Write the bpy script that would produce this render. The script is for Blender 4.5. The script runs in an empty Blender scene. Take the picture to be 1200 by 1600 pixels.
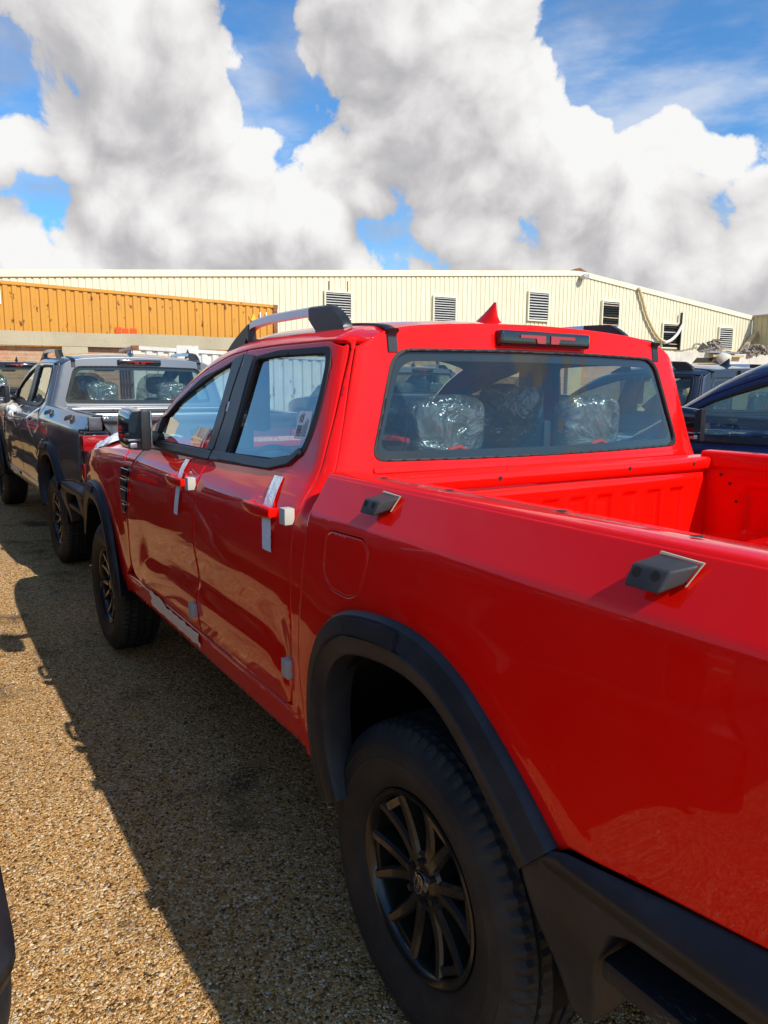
import bpy, bmesh, math, random
import numpy as np
from mathutils import Matrix, Vector
from mathutils.geometry import delaunay_2d_cdt

rng = np.random.default_rng(7)
random.seed(7)
scene = bpy.context.scene
COL = scene.collection
rad = math.radians

# ------------------------------------------------------------------ camera
CAM = np.array([-1.3408, 1.8510, 1.5583])
YAW, PITCH, ROLL, FPX = -0.5608, -0.1608, 0.0049, 1175.07
_f = np.array([math.cos(YAW) * math.cos(PITCH), math.sin(YAW) * math.cos(PITCH), math.sin(PITCH)])
_r = np.array([math.sin(YAW), -math.cos(YAW), 0.0])
_u = np.cross(_r, _f)
_r, _u = math.cos(ROLL) * _r + math.sin(ROLL) * _u, -math.sin(ROLL) * _r + math.cos(ROLL) * _u
cd = bpy.data.cameras.new("camera")
cam = bpy.data.objects.new("camera", cd)
COL.objects.link(cam)
m = Matrix.Identity(4)
for i in range(3):
    m[i][0], m[i][1], m[i][2], m[i][3] = _r[i], _u[i], -_f[i], CAM[i]
cam.matrix_world = m
cd.sensor_fit = 'VERTICAL'
cd.sensor_height = 36.0
cd.lens = 36.0 * FPX / 1600.0
cd.clip_start = 0.05
cd.clip_end = 2000
scene.camera = cam


def ray(px, py):
    d = _f + (px - 600) / FPX * _r - (py - 800) / FPX * _u
    return d


def ndir(px, py):
    d = ray(px, py)
    return d / np.linalg.norm(d)


# ------------------------------------------------------------------ sun, sky, exposure
SUN_TO = np.array([-1.13, -0.32, 1.0])          # towards the sun
SUN_TO = SUN_TO / np.linalg.norm(SUN_TO)
SUN_EL = math.asin(SUN_TO[2])
sl = bpy.data.lights.new("sun", 'SUN')
sl.energy = 5.0
sl.angle = rad(0.5)
sl.color = (1.0, 0.955, 0.88)
sun = bpy.data.objects.new("sun", sl)
sun.rotation_euler = Vector(-SUN_TO).to_track_quat('-Z', 'Y').to_euler()
COL.objects.link(sun)

scene.view_settings.view_transform = 'Standard'
scene.view_settings.look = 'None'
scene.view_settings.exposure = 0.0
scene.view_settings.gamma = 1.0
scene.view_settings.use_curve_mapping = False
scene.cycles.max_bounces = 8
scene.cycles.diffuse_bounces = 3
scene.cycles.glossy_bounces = 4
scene.cycles.transparent_max_bounces = 16
scene.cycles.use_denoising = True


class NT:
    """small helper to write node trees"""
    def __init__(self, tree):
        self.t = tree

    def n(self, typ, **kw):
        nd = self.t.nodes.new(typ)
        for k, v in kw.items():
            if k.startswith('i_'):
                key = k[2:]
                key = int(key) if key.isdigit() else key
                self.set(nd, key, v)
            else:
                setattr(nd, k, v)
        return nd

    def set(self, nd, key, v):
        s = nd.inputs[key]
        if isinstance(v, bpy.types.NodeSocket):
            self.t.links.new(v, s)
        else:
            s.default_value = v

    def math(self, op, a, b=None, c=None, clamp=False):
        nd = self.n('ShaderNodeMath', operation=op, use_clamp=clamp)
        for i, v in enumerate((a, b, c)):
            if v is not None:
                self.set(nd, i, v)
        return nd.outputs[0]

    def vmath(self, op, a, b=None, out=0):
        nd = self.n('ShaderNodeVectorMath', operation=op)
        self.set(nd, 0, a)
        if b is not None:
            self.set(nd, 1, b)
        return nd.outputs[out]

    def noise(self, vec, scale, detail=4, rough=.5, dist=0., out='Fac', lac=2.0):
        nd = self.n('ShaderNodeTexNoise')
        if vec is not None:
            self.set(nd, 'Vector', vec)
        nd.inputs['Scale'].default_value = scale
        nd.inputs['Detail'].default_value = detail
        nd.inputs['Roughness'].default_value = rough
        nd.inputs['Distortion'].default_value = dist
        nd.inputs['Lacunarity'].default_value = lac
        return nd.outputs[out]

    def ramp(self, fac, stops, interp='LINEAR'):
        nd = self.n('ShaderNodeValToRGB')
        cr = nd.color_ramp
        cr.interpolation = interp
        while len(cr.elements) < len(stops):
            cr.elements.new(0.5)
        for e, (p, c) in zip(cr.elements, stops):
            e.position = p
            e.color = (c, c, c, 1) if isinstance(c, (int, float)) else (*c, 1)
        self.set(nd, 0, fac)
        return nd.outputs[0]

    def sstep(self, v, a, b, lo=0., hi=1.):
        nd = self.n('ShaderNodeMapRange', interpolation_type='SMOOTHSTEP')
        self.set(nd, 0, v)
        nd.inputs[1].default_value = a
        nd.inputs[2].default_value = b
        nd.inputs[3].default_value = lo
        nd.inputs[4].default_value = hi
        return nd.outputs[0]

    def mix(self, fac, a, b, blend='MIX'):
        nd = self.n('ShaderNodeMix', data_type='RGBA', blend_type=blend)
        self.set(nd, 0, fac)
        for k, v in ((6, a), (7, b)):
            if isinstance(v, tuple) and len(v) == 3:
                v = (*v, 1)
            self.set(nd, k, v)
        return nd.outputs[2]


# cumulus sky: Nishita air with a layer of cloud whose shape is a field over the directions of the sky
world = bpy.data.worlds.new("World")
scene.world = world
world.cycles.sampling_method = 'MANUAL'
world.cycles.sample_map_resolution = 256
world.use_nodes = True
wt = world.node_tree
wt.nodes.clear()

# cloud heaps and clear gaps as they stand in the sky: (pixel seen in the photo, radius in radians, amount)
HEAPS = [((225, 95), .19, 1.0), ((320, 215), .155, .9), ((205, 215), .12, .7), ((640, 20), .18, 1.0), ((690, 165), .20, 1.0), ((560, 240), .15, .75),
         ((820, 80), .11, .7), ((1040, 160), .13, .9), ((1000, 290), .19, 1.0), ((1150, 250), .15, .75),
         ((1180, 400), .19, .95), ((930, 400), .14, .85), ((760, 370), .12, .85), ((480, 360), .085, 1.05), ((350, 345), .10, .9),
         ((205, 330), .11, 1.0), ((60, 385), .095, 1.15), ((160, 400), .08, .9), ((260, 400), .09, .95), ((560, 405), .045, .8), ((5, 235), .08, .9), ((110, 225), .07, .4),
         ((425, 150), .058, -1.0), ((965, 35), .10, -1.3), ((1140, 10), .15, -1.6), ((612, 365), .055, -.55), ((60, 320), .06, -.7),
         ((400, 20), .05, -.8), ((20, 130), .08, -.5), ((1200, 100), .08, -.9), ((570, 345), .03, -.4)]


def cloud_group(name, full):
    grp = bpy.data.node_groups.new(name, 'ShaderNodeTree')
    grp.interface.new_socket(name="dir", in_out='INPUT', socket_type='NodeSocketVector')
    grp.interface.new_socket(name="soft", in_out='OUTPUT', socket_type='NodeSocketFloat')
    grp.interface.new_socket(name="density", in_out='OUTPUT', socket_type='NodeSocketFloat')
    g = NT(grp)
    gi = g.n('NodeGroupInput')
    go = g.n('NodeGroupOutput')
    D = gi.outputs[0]
    total = None
    for (px, py), r, amp in HEAPS:
        dist = g.vmath('DISTANCE', D, tuple(ndir(px, py)), out=1)
        e = g.sstep(dist, r * (1.45 if amp > 0 else 1.25), 0., 0., amp * (1.18 if amp > 0 else 1.))
        total = e if total is None else g.math('MAXIMUM' if amp > 0 else 'ADD', total, e)
    # the same kind of cloud carries on, more scattered, over the rest of the sky
    cosv = g.vmath('DOT_PRODUCT', D, tuple(ndir(600, 250)), out=1)
    away = g.sstep(cosv, .90, .72)
    wide = g.math('MULTIPLY', g.math('SUBTRACT', g.noise(D, 2.6, 1, .5), .545), 6.0)
    lift = g.math('MINIMUM', g.math('MULTIPLY_ADD', wide, away, total), 1.1)
    warp = g.noise(D, 6.0, 1, .5, out='Color')
    nd = g.n('ShaderNodeVectorMath', operation='MULTIPLY_ADD')
    g.set(nd, 0, warp)
    nd.inputs[1].default_value = (.10, .10, .10)
    g.set(nd, 2, D)
    Dw = nd.outputs[0]
    nsoft = g.math('SUBTRACT', g.noise(Dw, 6.5, 3, .5), .5)
    soft = g.math('SUBTRACT', g.math('MULTIPLY_ADD', nsoft, 1.8, lift), .20)
    g.set(go, 0, soft)
    if full:
        fine = g.math('SUBTRACT', g.noise(Dw, 30.0, 4, .60), .5)
        vor = g.n('ShaderNodeTexVoronoi', feature='F1')
        g.set(vor, 'Vector', Dw)
        vor.inputs['Scale'].default_value = 19.0
        bil = g.math('SUBTRACT', .40, vor.outputs['Distance'])
        d = g.math('MULTIPLY_ADD', bil, .75, soft)
        d = g.math('MULTIPLY_ADD', fine, .95, d)
        g.set(go, 1, d)
    return grp


CG_FULL, CG_SOFT = cloud_group('cloud_density', True), cloud_group('cloud_density_soft', False)

w = NT(wt)
tc = w.n('ShaderNodeTexCoord')
dirv = w.vmath('NORMALIZE', tc.outputs['Generated'])
sky = w.n('ShaderNodeTexSky', sky_type='NISHITA')
sky.sun_disc = False
sky.sun_elevation = SUN_EL
# Blender's sun_rotation turns clockwise from +Y
sky.sun_rotation = math.atan2(SUN_TO[0], SUN_TO[1])
sky.air_density = 1.0
sky.dust_density = 0.35
sky.ozone_density = 2.0


def density(v, grp, out):
    nd = w.n('ShaderNodeGroup')
    nd.node_tree = grp
    w.set(nd, 0, v)
    return nd.outputs[out], nd.outputs[0]


d0, s0 = density(dirv, CG_FULL, 1)
L1 = np.array([0, 0, 1.0]) * .8 + SUN_TO * .3
s1, _ = density(w.vmath('ADD', dirv, tuple(L1 * .05)), CG_SOFT, 0)
lit = w.math('MULTIPLY', w.math('SUBTRACT', s0, s1), .95)
lit = w.math('MULTIPLY_ADD', w.math('SUBTRACT', d0, s0), .85, lit)
lit = w.math('SUBTRACT', w.math('ADD', lit, .64), w.sstep(s0, .1, 1.0, 0., .05))
cloud_col = w.ramp(lit, [(.0, (.49, .485, .505)), (.28, (.62, .605, .615)), (.50, (.76, .745, .745)), (.72, (.88, .87, .865)), (1.0, (1.0, .995, .985))])
alpha = w.sstep(d0, -.04, .20)
thin = w.math('MULTIPLY', w.sstep(w.noise(w.vmath('MULTIPLY', dirv, (1, 1, 3.0)), 5.0, 5, .6), .34, .72), .62)
sepz = w.n('ShaderNodeSeparateXYZ')
w.set(sepz, 0, dirv)
low = w.sstep(sepz.outputs[2], .62, .25)
alpha = w.math('MAXIMUM', alpha, w.math('MULTIPLY', thin, low))
SKY_STRENGTH = 0.11
cl = w.mix(1.0, cloud_col, (8.6, 8.6, 8.6), 'MULTIPLY')
skyc = w.mix(1.0, sky.outputs[0], (.66, 1.24, 1.66), 'MULTIPLY')
col = w.mix(alpha, skyc, cl)
bg = w.n('ShaderNodeBackground')
w.set(bg, 'Color', col)
bg.inputs['Strength'].default_value = SKY_STRENGTH
wo = w.n('ShaderNodeOutputWorld')
w.set(wo, 0, bg.outputs[0])

# ------------------------------------------------------------------ materials
def mat(name):
    m_ = bpy.data.materials.new(name)
    m_.use_nodes = True
    m_.node_tree.nodes.clear()
    k = NT(m_.node_tree)
    out = k.n('ShaderNodeOutputMaterial')
    return m_, k, out


def principled(k, out, **kw):
    p = k.n('ShaderNodeBsdfPrincipled')
    for key, v in kw.items():
        key = key.replace('_', ' ')
        if isinstance(v, tuple) and len(v) == 3:
            v = (*v, 1)
        k.set(p, key, v)
    k.set(out, 0, p.outputs[0])
    return p


def bump(k, h, strength, dist):
    b = k.n('ShaderNodeBump')
    k.set(b, 'Height', h)
    b.inputs['Strength'].default_value = strength
    b.inputs['Distance'].default_value = dist
    return b.outputs[0]


def obco(k):
    return k.n('ShaderNodeTexCoord').outputs['Object']


M = {}


def paint(name, colr, metallic=0., rough=.42, flake=0.):
    m_, k, out = mat(name)
    co = obco(k)
    dust = k.sstep(k.noise(co, 3.0, 6, .65), .42, .8)
    base = k.mix(k.math('MULTIPLY', dust, .006), colr, (.55, .47, .36))
    peel = bump(k, k.noise(co, 260, 2, .5), .02, .0006)
    p = principled(k, out, Base_Color=base, Metallic=metallic, Roughness=rough, Specular_IOR_Level=.05, Coat_Weight=1.0, Coat_IOR=1.36,
                   Coat_Roughness=k.math('MULTIPLY_ADD', dust, .012, .004))
    k.set(p, 'Coat Normal', peel)
    M[name] = m_
    return m_


paint('paint_red', (.82, .0036, .0007), 0., .5)
paint('paint_silver', (.17, .175, .185), .8, .34)
paint('paint_navy', (.018, .026, .085), .45, .36)
paint('paint_grey', (.045, .055, .075), .55, .36)
paint('paint_dark', (.010, .012, .018), .3, .36)


def plain(name, colr, rough=.5, metallic=0., spec=.5, var=.0, bmp=0., bscale=60., coat=0.):
    m_, k, out = mat(name)
    co = obco(k)
    c = colr
    if var:
        c = k.mix(k.sstep(k.noise(co, 9, 6, .6), .3, .75, 0, var), colr, tuple(min(1, v * 1.9 + .03) for v in colr))
    kw = dict(Base_Color=c, Roughness=rough, Metallic=metallic, Specular_IOR_Level=spec)
    if bmp:
        kw['Normal'] = bump(k, k.noise(co, bscale, 5, .6), bmp, .004)
    if coat:
        kw['Coat_Weight'] = coat
        kw['Coat_Roughness'] = .03
    principled(k, out, **kw)
    M[name] = m_
    return m_


plain('plastic', (.013, .013, .0155), .46, spec=.35, var=.35, bmp=.12, bscale=420)
m_, k, out = mat('plastic_scratched')
co = obco(k)
sc1 = k.noise(k.vmath('MULTIPLY', co, (9, 60, 60)), 3.0, 6, .7, 1.5)
pat = k.sstep(k.noise(co, 6, 3, .6), .45, .62)
msk = k.math('MULTIPLY', k.sstep(sc1, .585, .61), pat)
principled(k, out, Base_Color=k.mix(k.math('MULTIPLY', msk, .75), (.016, .016, .019), (.42, .38, .30)), Roughness=.5, Specular_IOR_Level=.35,
           Normal=bump(k, k.noise(co, 200, 4, .6), .25, .003))
M['plastic_scuffed'] = m_
plain('piano_black', (.006, .006, .008), .09, coat=1.)
plain('trim_black', (.012, .012, .014), .38, var=.3)
plain('seal', (.008, .008, .009), .6)
plain('underbody', (.006, .006, .006), .8)
plain('liner', (.004, .004, .004), .75, spec=.2)
plain('chrome', (.75, .76, .78), .12, 1.0)
plain('rail_silver', (.58, .63, .68), .30, .9)
plain('rim', (.040, .036, .032), .27, .7, coat=.3)
plain('bracket', (.035, .034, .036), .5, spec=.35, var=.3, bmp=.1, bscale=300)
plain('rim_pale', (.05, .045, .04), .3, .5)
plain('badge', (.55, .50, .38), .25, .8)
plain('brake', (.05, .048, .045), .5, .7)
plain('cloth', (.16, .162, .165), .85, spec=.2, var=.4)
plain('cloth_grey', (.20, .20, .20), .8, spec=.2, var=.4)
plain('dash', (.055, .057, .06), .6)
plain('headlining', (.42, .41, .38), .9)
plain('foam', (.50, .47, .40), .9, spec=.1, bmp=.3, bscale=300)
plain('gasket', (.34, .30, .22), .9, spec=.1, var=.5)
plain('louvre_grey', (.52, .51, .48), .6, var=.4)
plain('label_white', (.80, .80, .79), .5)
plain('ink', (.02, .02, .02), .6)
plain('strap_red', (.75, .05, .015), .6)
plain('galvanised', (.36, .37, .38), .45, .8, var=.5)
plain('rust', (.17, .065, .025), .85, var=.8)
plain('timber', (.42, .31, .18), .8, var=.5, bmp=.4)
plain('rubble', (.20, .165, .13), .9, var=.9, bmp=.6)
plain('hose', (.52, .42, .24), .75, var=.5)
plain('conduit', (.66, .64, .58), .6, var=.4)
plain('dark_hole', (.03, .022, .016), .9)
plain('lamp_red', (.36, .005, .006), .12, coat=1.)
plain('lamp_white', (.8, .8, .8), .15, coat=1.)
plain('mirror_glass', (.75, .80, .80), .03, 1.0)

# tyre rubber, with a dusty bloom
m_, k, out = mat('rubber')
co = obco(k)
c = k.mix(k.sstep(k.noise(co, 7, 7, .65), .35, .8, 0, .5), (.014, .014, .015), (.065, .055, .045))
principled(k, out, Base_Color=c, Roughness=.62, Specular_IOR_Level=.35, Normal=bump(k, k.noise(co, 90, 3, .5), .12, .002))
M['rubber'] = m_


def glass(name, tint, refl=1.0):
    m_, k, out = mat(name)
    tr = k.n('ShaderNodeBsdfTransparent')
    tr.inputs[0].default_value = (*tint, 1)
    gl = k.n('ShaderNodeBsdfGlossy')
    gl.inputs['Roughness'].default_value = .008
    gl.inputs['Color'].default_value = (refl, refl, refl, 1)
    lw = k.n('ShaderNodeLayerWeight')          # same from both sides of the pane
    lw.inputs[0].default_value = .5
    f5 = k.math('POWER', lw.outputs['Facing'], 2.8)
    fac = k.math('MULTIPLY_ADD', f5, .80, .055)
    mx = k.n('ShaderNodeMixShader')
    k.set(mx, 0, fac)
    k.set(mx, 1, tr.outputs[0])
    k.set(mx, 2, gl.outputs[0])
    k.set(out, 0, mx.outputs[0])
    M[name] = m_


glass('glass', (.64, .73, .71))
glass('glass_rear', (.58, .67, .65))
glass('glass_lamp', (.85, .1, .08))

# crinkled clear film over the head rests
m_, k, out = mat('film')
co = obco(k)
h = k.noise(co, 9, 3, .5, 1.6)
nb = bump(k, h, .8, .05)
tr = k.n('ShaderNodeBsdfTransparent')
tr.inputs[0].default_value = (.80, .83, .82, 1)
gl = k.n('ShaderNodeBsdfGlossy')
gl.inputs['Roughness'].default_value = .16
k.set(gl, 'Normal', nb)
df = k.n('ShaderNodeBsdfDiffuse')
df.inputs[0].default_value = (.55, .57, .56, 1)
k.set(df, 'Normal', nb)
m1 = k.n('ShaderNodeMixShader', i_0=.45)
k.set(m1, 1, gl.outputs[0])
k.set(m1, 2, df.outputs[0])
m2 = k.n('ShaderNodeMixShader')
k.set(m2, 0, k.sstep(h, .35, .68, .16, .62))
k.set(m2, 1, tr.outputs[0])
k.set(m2, 2, m1.outputs[0])
k.set(out, 0, m2.outputs[0])
M['film'] = m_

# white protective tape and hood film
for nm, rgb_, st in (('tape', (.84, .84, .83), .5), ('white_film', (.80, .79, .76), .9)):
    m_, k, out = mat(nm)
    co = obco(k)
    principled(k, out, Base_Color=rgb_, Roughness=.42, Normal=bump(k, k.noise(co, 45, 4, .6, .6), st, .012))
    M[nm] = m_


def stained(name, colr, dirt, amount, rough=.8, streak=0., bmp=.0, rustc=None, grain=30.):
    """painted sheet or plaster with weathering that has a shape of its own"""
    m_, k, out = mat(name)
    co = obco(k)
    a = k.sstep(k.noise(co, .8, 8, .65), .35, .8, 0, amount)
    c = k.mix(a, colr, dirt)
    f = k.sstep(k.noise(co, grain, 4, .6), .3, .8, 0, .16)
    c = k.mix(f, c, tuple(v * .55 for v in colr))
    if streak:
        st = k.noise(k.vmath('MULTIPLY', co, (6, 6, .35)), 1.6, 5, .6)
        c = k.mix(k.sstep(st, .55, .85, 0, streak), c, dirt)
    if rustc:
        rs = k.noise(k.vmath('MULTIPLY', co, (2.2, 2.2, .9)), 2.6, 7, .65)
        c = k.mix(k.sstep(rs, .61, .66), c, rustc)
    kw = dict(Base_Color=c, Roughness=rough, Specular_IOR_Level=.3)
    if bmp:
        kw['Normal'] = bump(k, k.noise(co, 14, 6, .6), bmp, .02)
    principled(k, out, **kw)
    M[name] = m_


stained('cream_sheet', (.80, .735, .53), (.58, .48, .29), .30, .55, streak=.35)
stained('cream_trim', (.82, .77, .58), (.60, .50, .30), .3, .55)
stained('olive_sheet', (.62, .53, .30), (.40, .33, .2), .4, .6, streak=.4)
stained('orange_sheet', (.66, .305, .045), (.50, .23, .05), .45, .55, streak=.15, rustc=(.16, .05, .015))
stained('white_sheet', (.66, .67, .64), (.42, .38, .31), .5, .6, streak=.5, rustc=(.20, .09, .04))
stained('concrete', (.50, .43, .29), (.34, .28, .19), .6, .9, streak=.4, bmp=.5)
stained('whitewash', (.66, .63, .55), (.36, .31, .24), .7, .9, streak=.9, bmp=.5)
stained('sand_wall', (.52, .42, .25), (.40, .31, .19), .5, .95, bmp=.6)
stained('red_sheet', (.46, .06, .035), (.30, .07, .05), .4, .6)
stained('spray_red', (.75, .10, .02), (.6, .12, .04), .5, .7)

# brick infill, too far away to tell the bricks apart
m_, k, out = mat('brick_infill')
co = obco(k)
sep = k.n('ShaderNodeSeparateXYZ')
k.set(sep, 0, co)
cmb = k.n('ShaderNodeCombineXYZ')
k.set(cmb, 0, sep.outputs[1])
k.set(cmb, 1, sep.outputs[2])
bt = k.n('ShaderNodeTexBrick')
k.set(bt, 'Vector', cmb.outputs[0])
bt.inputs['Color1'].default_value = (.42, .17, .08, 1)
bt.inputs['Color2'].default_value = (.52, .27, .14, 1)
bt.inputs['Mortar'].default_value = (.42, .36, .27, 1)
bt.inputs['Scale'].default_value = 1.0
bt.inputs['Brick Width'].default_value = .26
bt.inputs['Row Height'].default_value = .12
bt.inputs['Mortar Size'].default_value = .012
c = k.mix(k.sstep(k.noise(co, 5, 6, .65), .3, .8, 0, .7), bt.outputs['Color'], (.55, .40, .27))
principled(k, out, Base_Color=c, Roughness=.95, Normal=bump(k, k.noise(co, 12, 6, .6), .6, .03))
M['brick_infill'] = m_

# gravel yard: rounded golden grit, each grain with a tone of its own
m_, k, out = mat('gravel_yard')
co = obco(k)
wob = k.vmath('ADD', co, k.vmath('MULTIPLY', k.noise(co, 60, 2, .5, out='Color'), (.006, .006, .006)))


def vor_(sc):
    nd = k.n('ShaderNodeTexVoronoi', feature='F1')
    k.set(nd, 'Vector', wob)
    nd.inputs['Scale'].default_value = sc
    return nd


STONES = [(0, (.065, .033, .014)), (.13, (.20, .098, .032)), (.28, (.42, .215, .066)), (.45, (.62, .36, .125)), (.60, (.54, .255, .072)),
          (.72, (.70, .43, .175)), (.86, (.75, .53, .28)), (.95, (.84, .69, .50)), (1, (.10, .078, .06))]
va, vb = vor_(105), vor_(210)
sa, sb = k.n('ShaderNodeSeparateColor'), k.n('ShaderNodeSeparateColor')
k.set(sa, 0, va.outputs['Color'])
k.set(sb, 0, vb.outputs['Color'])
ca = k.ramp(sa.outputs[0], STONES)
cb = k.ramp(sb.outputs[0], STONES)
ba = k.math('SUBTRACT', .0105, va.outputs['Distance'])
sel = k.math('GREATER_THAN', sa.outputs[1], .42)
c = k.mix(sel, cb, ca)
gap_a = k.sstep(va.outputs['Distance'], .55, .85, 1., .42)
gap_b = k.sstep(vb.outputs['Distance'], .55, .85, 1., .5)
big = k.noise(co, .9, 6, .6)
c = k.mix(k.sstep(big, .38, .72, 0, .30), c, (.33, .20, .085))
oil_shade = k.sstep(k.noise(co, 1.7, 5, .62), .54, .70, 0, .80)  # oil stains, widened so their colour also deepens the shade on the ground
c = k.mix(oil_shade, c, (.07, .048, .03))
h = k.math('MULTIPLY_ADD', va.outputs['Distance'], -1.0, 1.0)
h2 = k.math('MULTIPLY_ADD', vb.outputs['Distance'], -.5, .5)
hh = k.math('ADD', k.math('MULTIPLY', h, k.math('MULTIPLY_ADD', sa.outputs[1], .8, .4)), h2)
principled(k, out, Base_Color=c, Roughness=.85, Specular_IOR_Level=.12, Normal=bump(k, hh, .9, .008))
M['gravel_yard'] = m_

m_, k, out = mat('grit')
at = k.n('ShaderNodeAttribute', attribute_name='tone')
co = obco(k)
c = k.ramp(at.outputs['Fac'], STONES)
c = k.mix(k.sstep(k.noise(co, 300, 3, .6), .3, .8, 0, .3), c, (.30, .2, .1))
principled(k, out, Base_Color=c, Roughness=.7, Specular_IOR_Level=.25)
M['grit'] = m_

# ------------------------------------------------------------------ mesh helpers
def link(name, me, material=None, parent=None):
    o = bpy.data.objects.new(name, me)
    COL.objects.link(o)
    if material is not None and me is not None:
        me.materials.append(M[material])
    if parent is not None:
        o.parent = parent
    return o


def raw(name, verts, faces, material, parent=None, smooth=False, normals=None, fix=True):
    me = bpy.data.meshes.new(name)
    me.from_pydata([tuple(v) for v in verts], [], [tuple(f) for f in faces])
    if fix:
        bm = bmesh.new()
        bm.from_mesh(me)
        bmesh.ops.recalc_face_normals(bm, faces=bm.faces)
        bm.to_mesh(me)
        bm.free()
    if smooth:
        me.polygons.foreach_set('use_smooth', [True] * len(me.polygons))
    me.update()
    if normals is not None:
        me.normals_split_custom_set_from_vertices([tuple(n) for n in normals])
    return link(name, me, material, parent)


def from_bm(name, bm, material, parent=None, smooth=False, angle=None):
    me = bpy.data.meshes.new(name)
    bmesh.ops.recalc_face_normals(bm, faces=bm.faces)
    bm.to_mesh(me)
    bm.free()
    if smooth:
        me.polygons.foreach_set('use_smooth', [True] * len(me.polygons))
        if angle:
            me.set_sharp_from_angle(angle=rad(angle))
    return link(name, me, material, parent)


def add_box(bm, lo, hi, bev=0., rot=None, seg=2):
    lo, hi = Vector(lo), Vector(hi)
    r = bmesh.ops.create_cube(bm, size=1.0)
    c = (lo + hi) / 2
    s = hi - lo
    for v in r['verts']:
        v.co = Vector((v.co.x * s.x, v.co.y * s.y, v.co.z * s.z))
        if rot is not None:
            v.co = rot @ v.co
        v.co += c
    if bev:
        ed = list({e for v in r['verts'] for e in v.link_edges})
        bmesh.ops.bevel(bm, geom=ed, offset=bev, segments=seg, profile=.6, affect='EDGES')
    return bm


def box(name, lo, hi, material, parent=None, bev=0., rot=None):
    bm = bmesh.new()
    add_box(bm, lo, hi, bev, rot)
    return from_bm(name, bm, material, parent, smooth=bev > 0, angle=35)


def tube(name, pts, r, material, parent=None, seg=10, closed=False):
    pts = [Vector(p) for p in pts]
    n = len(pts)
    vs, fs = [], []
    ref = Vector((0, 0, 1))
    for i, p in enumerate(pts):
        a = pts[(i - 1) % n] if (closed or i > 0) else p
        b = pts[(i + 1) % n] if (closed or i < n - 1) else p
        t = (b - a).normalized()
        up = ref if abs(t.dot(ref)) < .95 else Vector((1, 0, 0))
        x = t.cross(up).normalized()
        y = x.cross(t).normalized()
        rr = r[i] if isinstance(r, (list, tuple)) else r
        for j in range(seg):
            an = 2 * math.pi * j / seg
            vs.append(p + x * (rr * math.cos(an)) + y * (rr * math.sin(an)))
    m_ = n if closed else n - 1
    for i in range(m_):
        for j in range(seg):
            a, b = i * seg + j, i * seg + (j + 1) % seg
            c, d = ((i + 1) % n) * seg + (j + 1) % seg, ((i + 1) % n) * seg + j
            fs.append((a, b, c, d))
    if not closed:
        fs.append(tuple(range(seg)))
        fs.append(tuple((n - 1) * seg + j for j in range(seg)))
    return raw(name, vs, fs, material, parent, smooth=True)


def grid_faces(nu, nv, closed_u=False):
    fs = []
    for i in range(nu if closed_u else nu - 1):
        for j in range(nv - 1):
            a, b = i * nv + j, ((i + 1) % nu) * nv + j
            fs.append((a, b, b + 1, a + 1))
    return fs


def smoothstep(a, b, x):
    t = np.clip((np.asarray(x, float) - a) / (b - a), 0, 1)
    return t * t * (3 - 2 * t)


def table(pts, sigma, lo=None, hi=None):
    """smoothed interpolating table through (t, value) points"""
    t = np.array([p[0] for p in pts], float)
    v = np.array([p[1] for p in pts], float)
    lo = t[0] if lo is None else lo
    hi = t[-1] if hi is None else hi
    T = np.arange(lo - .1, hi + .1, .002)
    s0 = (v[1] - v[0]) / (t[1] - t[0])
    s1 = (v[-1] - v[-2]) / (t[-1] - t[-2])
    V = np.interp(T, t, v)
    V = np.where(T < t[0], v[0] + s0 * (T - t[0]), V)
    V = np.where(T > t[-1], v[-1] + s1 * (T - t[-1]), V)
    k_ = max(1, int(3 * sigma / .002))
    ker = np.exp(-.5 * (np.arange(-k_, k_ + 1) * .002 / sigma) ** 2)
    ker /= ker.sum()
    Vp = np.concatenate([V[0] - s0 * .002 * np.arange(k_, 0, -1), V, V[-1] + s1 * .002 * np.arange(1, k_ + 1)])
    V = np.convolve(Vp, ker, 'valid')
    return lambda x: np.interp(x, T, V)


def spline(pts, n=10, closed=False):
    """Catmull-Rom through 2-D or 3-D points"""
    P = [np.array(p, float) for p in pts]
    m_ = len(P)
    out = []
    for i in range(m_ if closed else m_ - 1):
        p0 = P[(i - 1) % m_] if closed or i > 0 else 2 * P[0] - P[1]
        p1, p2 = P[i % m_], P[(i + 1) % m_]
        p3 = P[(i + 2) % m_] if closed or i + 2 < m_ else 2 * P[-1] - P[-2]
        for j in range(n):
            t = j / n
            out.append(.5 * (2 * p1 + (p2 - p0) * t + (2 * p0 - 5 * p1 + 4 * p2 - p3) * t * t + (3 * p1 - p0 - 3 * p2 + p3) * t ** 3))
    if not closed:
        out.append(P[-1])
    return out


def rounded(pts, r, n=5):
    """closed polygon with rounded corners; r one radius or one per corner"""
    P = [np.array(p, float) for p in pts]
    out = []
    m_ = len(P)
    for i in range(m_):
        rr = r[i] if isinstance(r, (list, tuple)) else r
        a, b, c = P[i - 1], P[i], P[(i + 1) % m_]
        u, v = a - b, c - b
        lu, lv = np.linalg.norm(u), np.linalg.norm(v)
        d = min(rr, lu * .45, lv * .45)
        if d < 1e-4:
            out.append(b)
            continue
        p0, p1 = b + u / lu * d, b + v / lv * d
        for j in range(n + 1):
            t = j / n
            out.append((1 - t) ** 2 * p0 + 2 * t * (1 - t) * b + t * t * p1)
    return out


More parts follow.
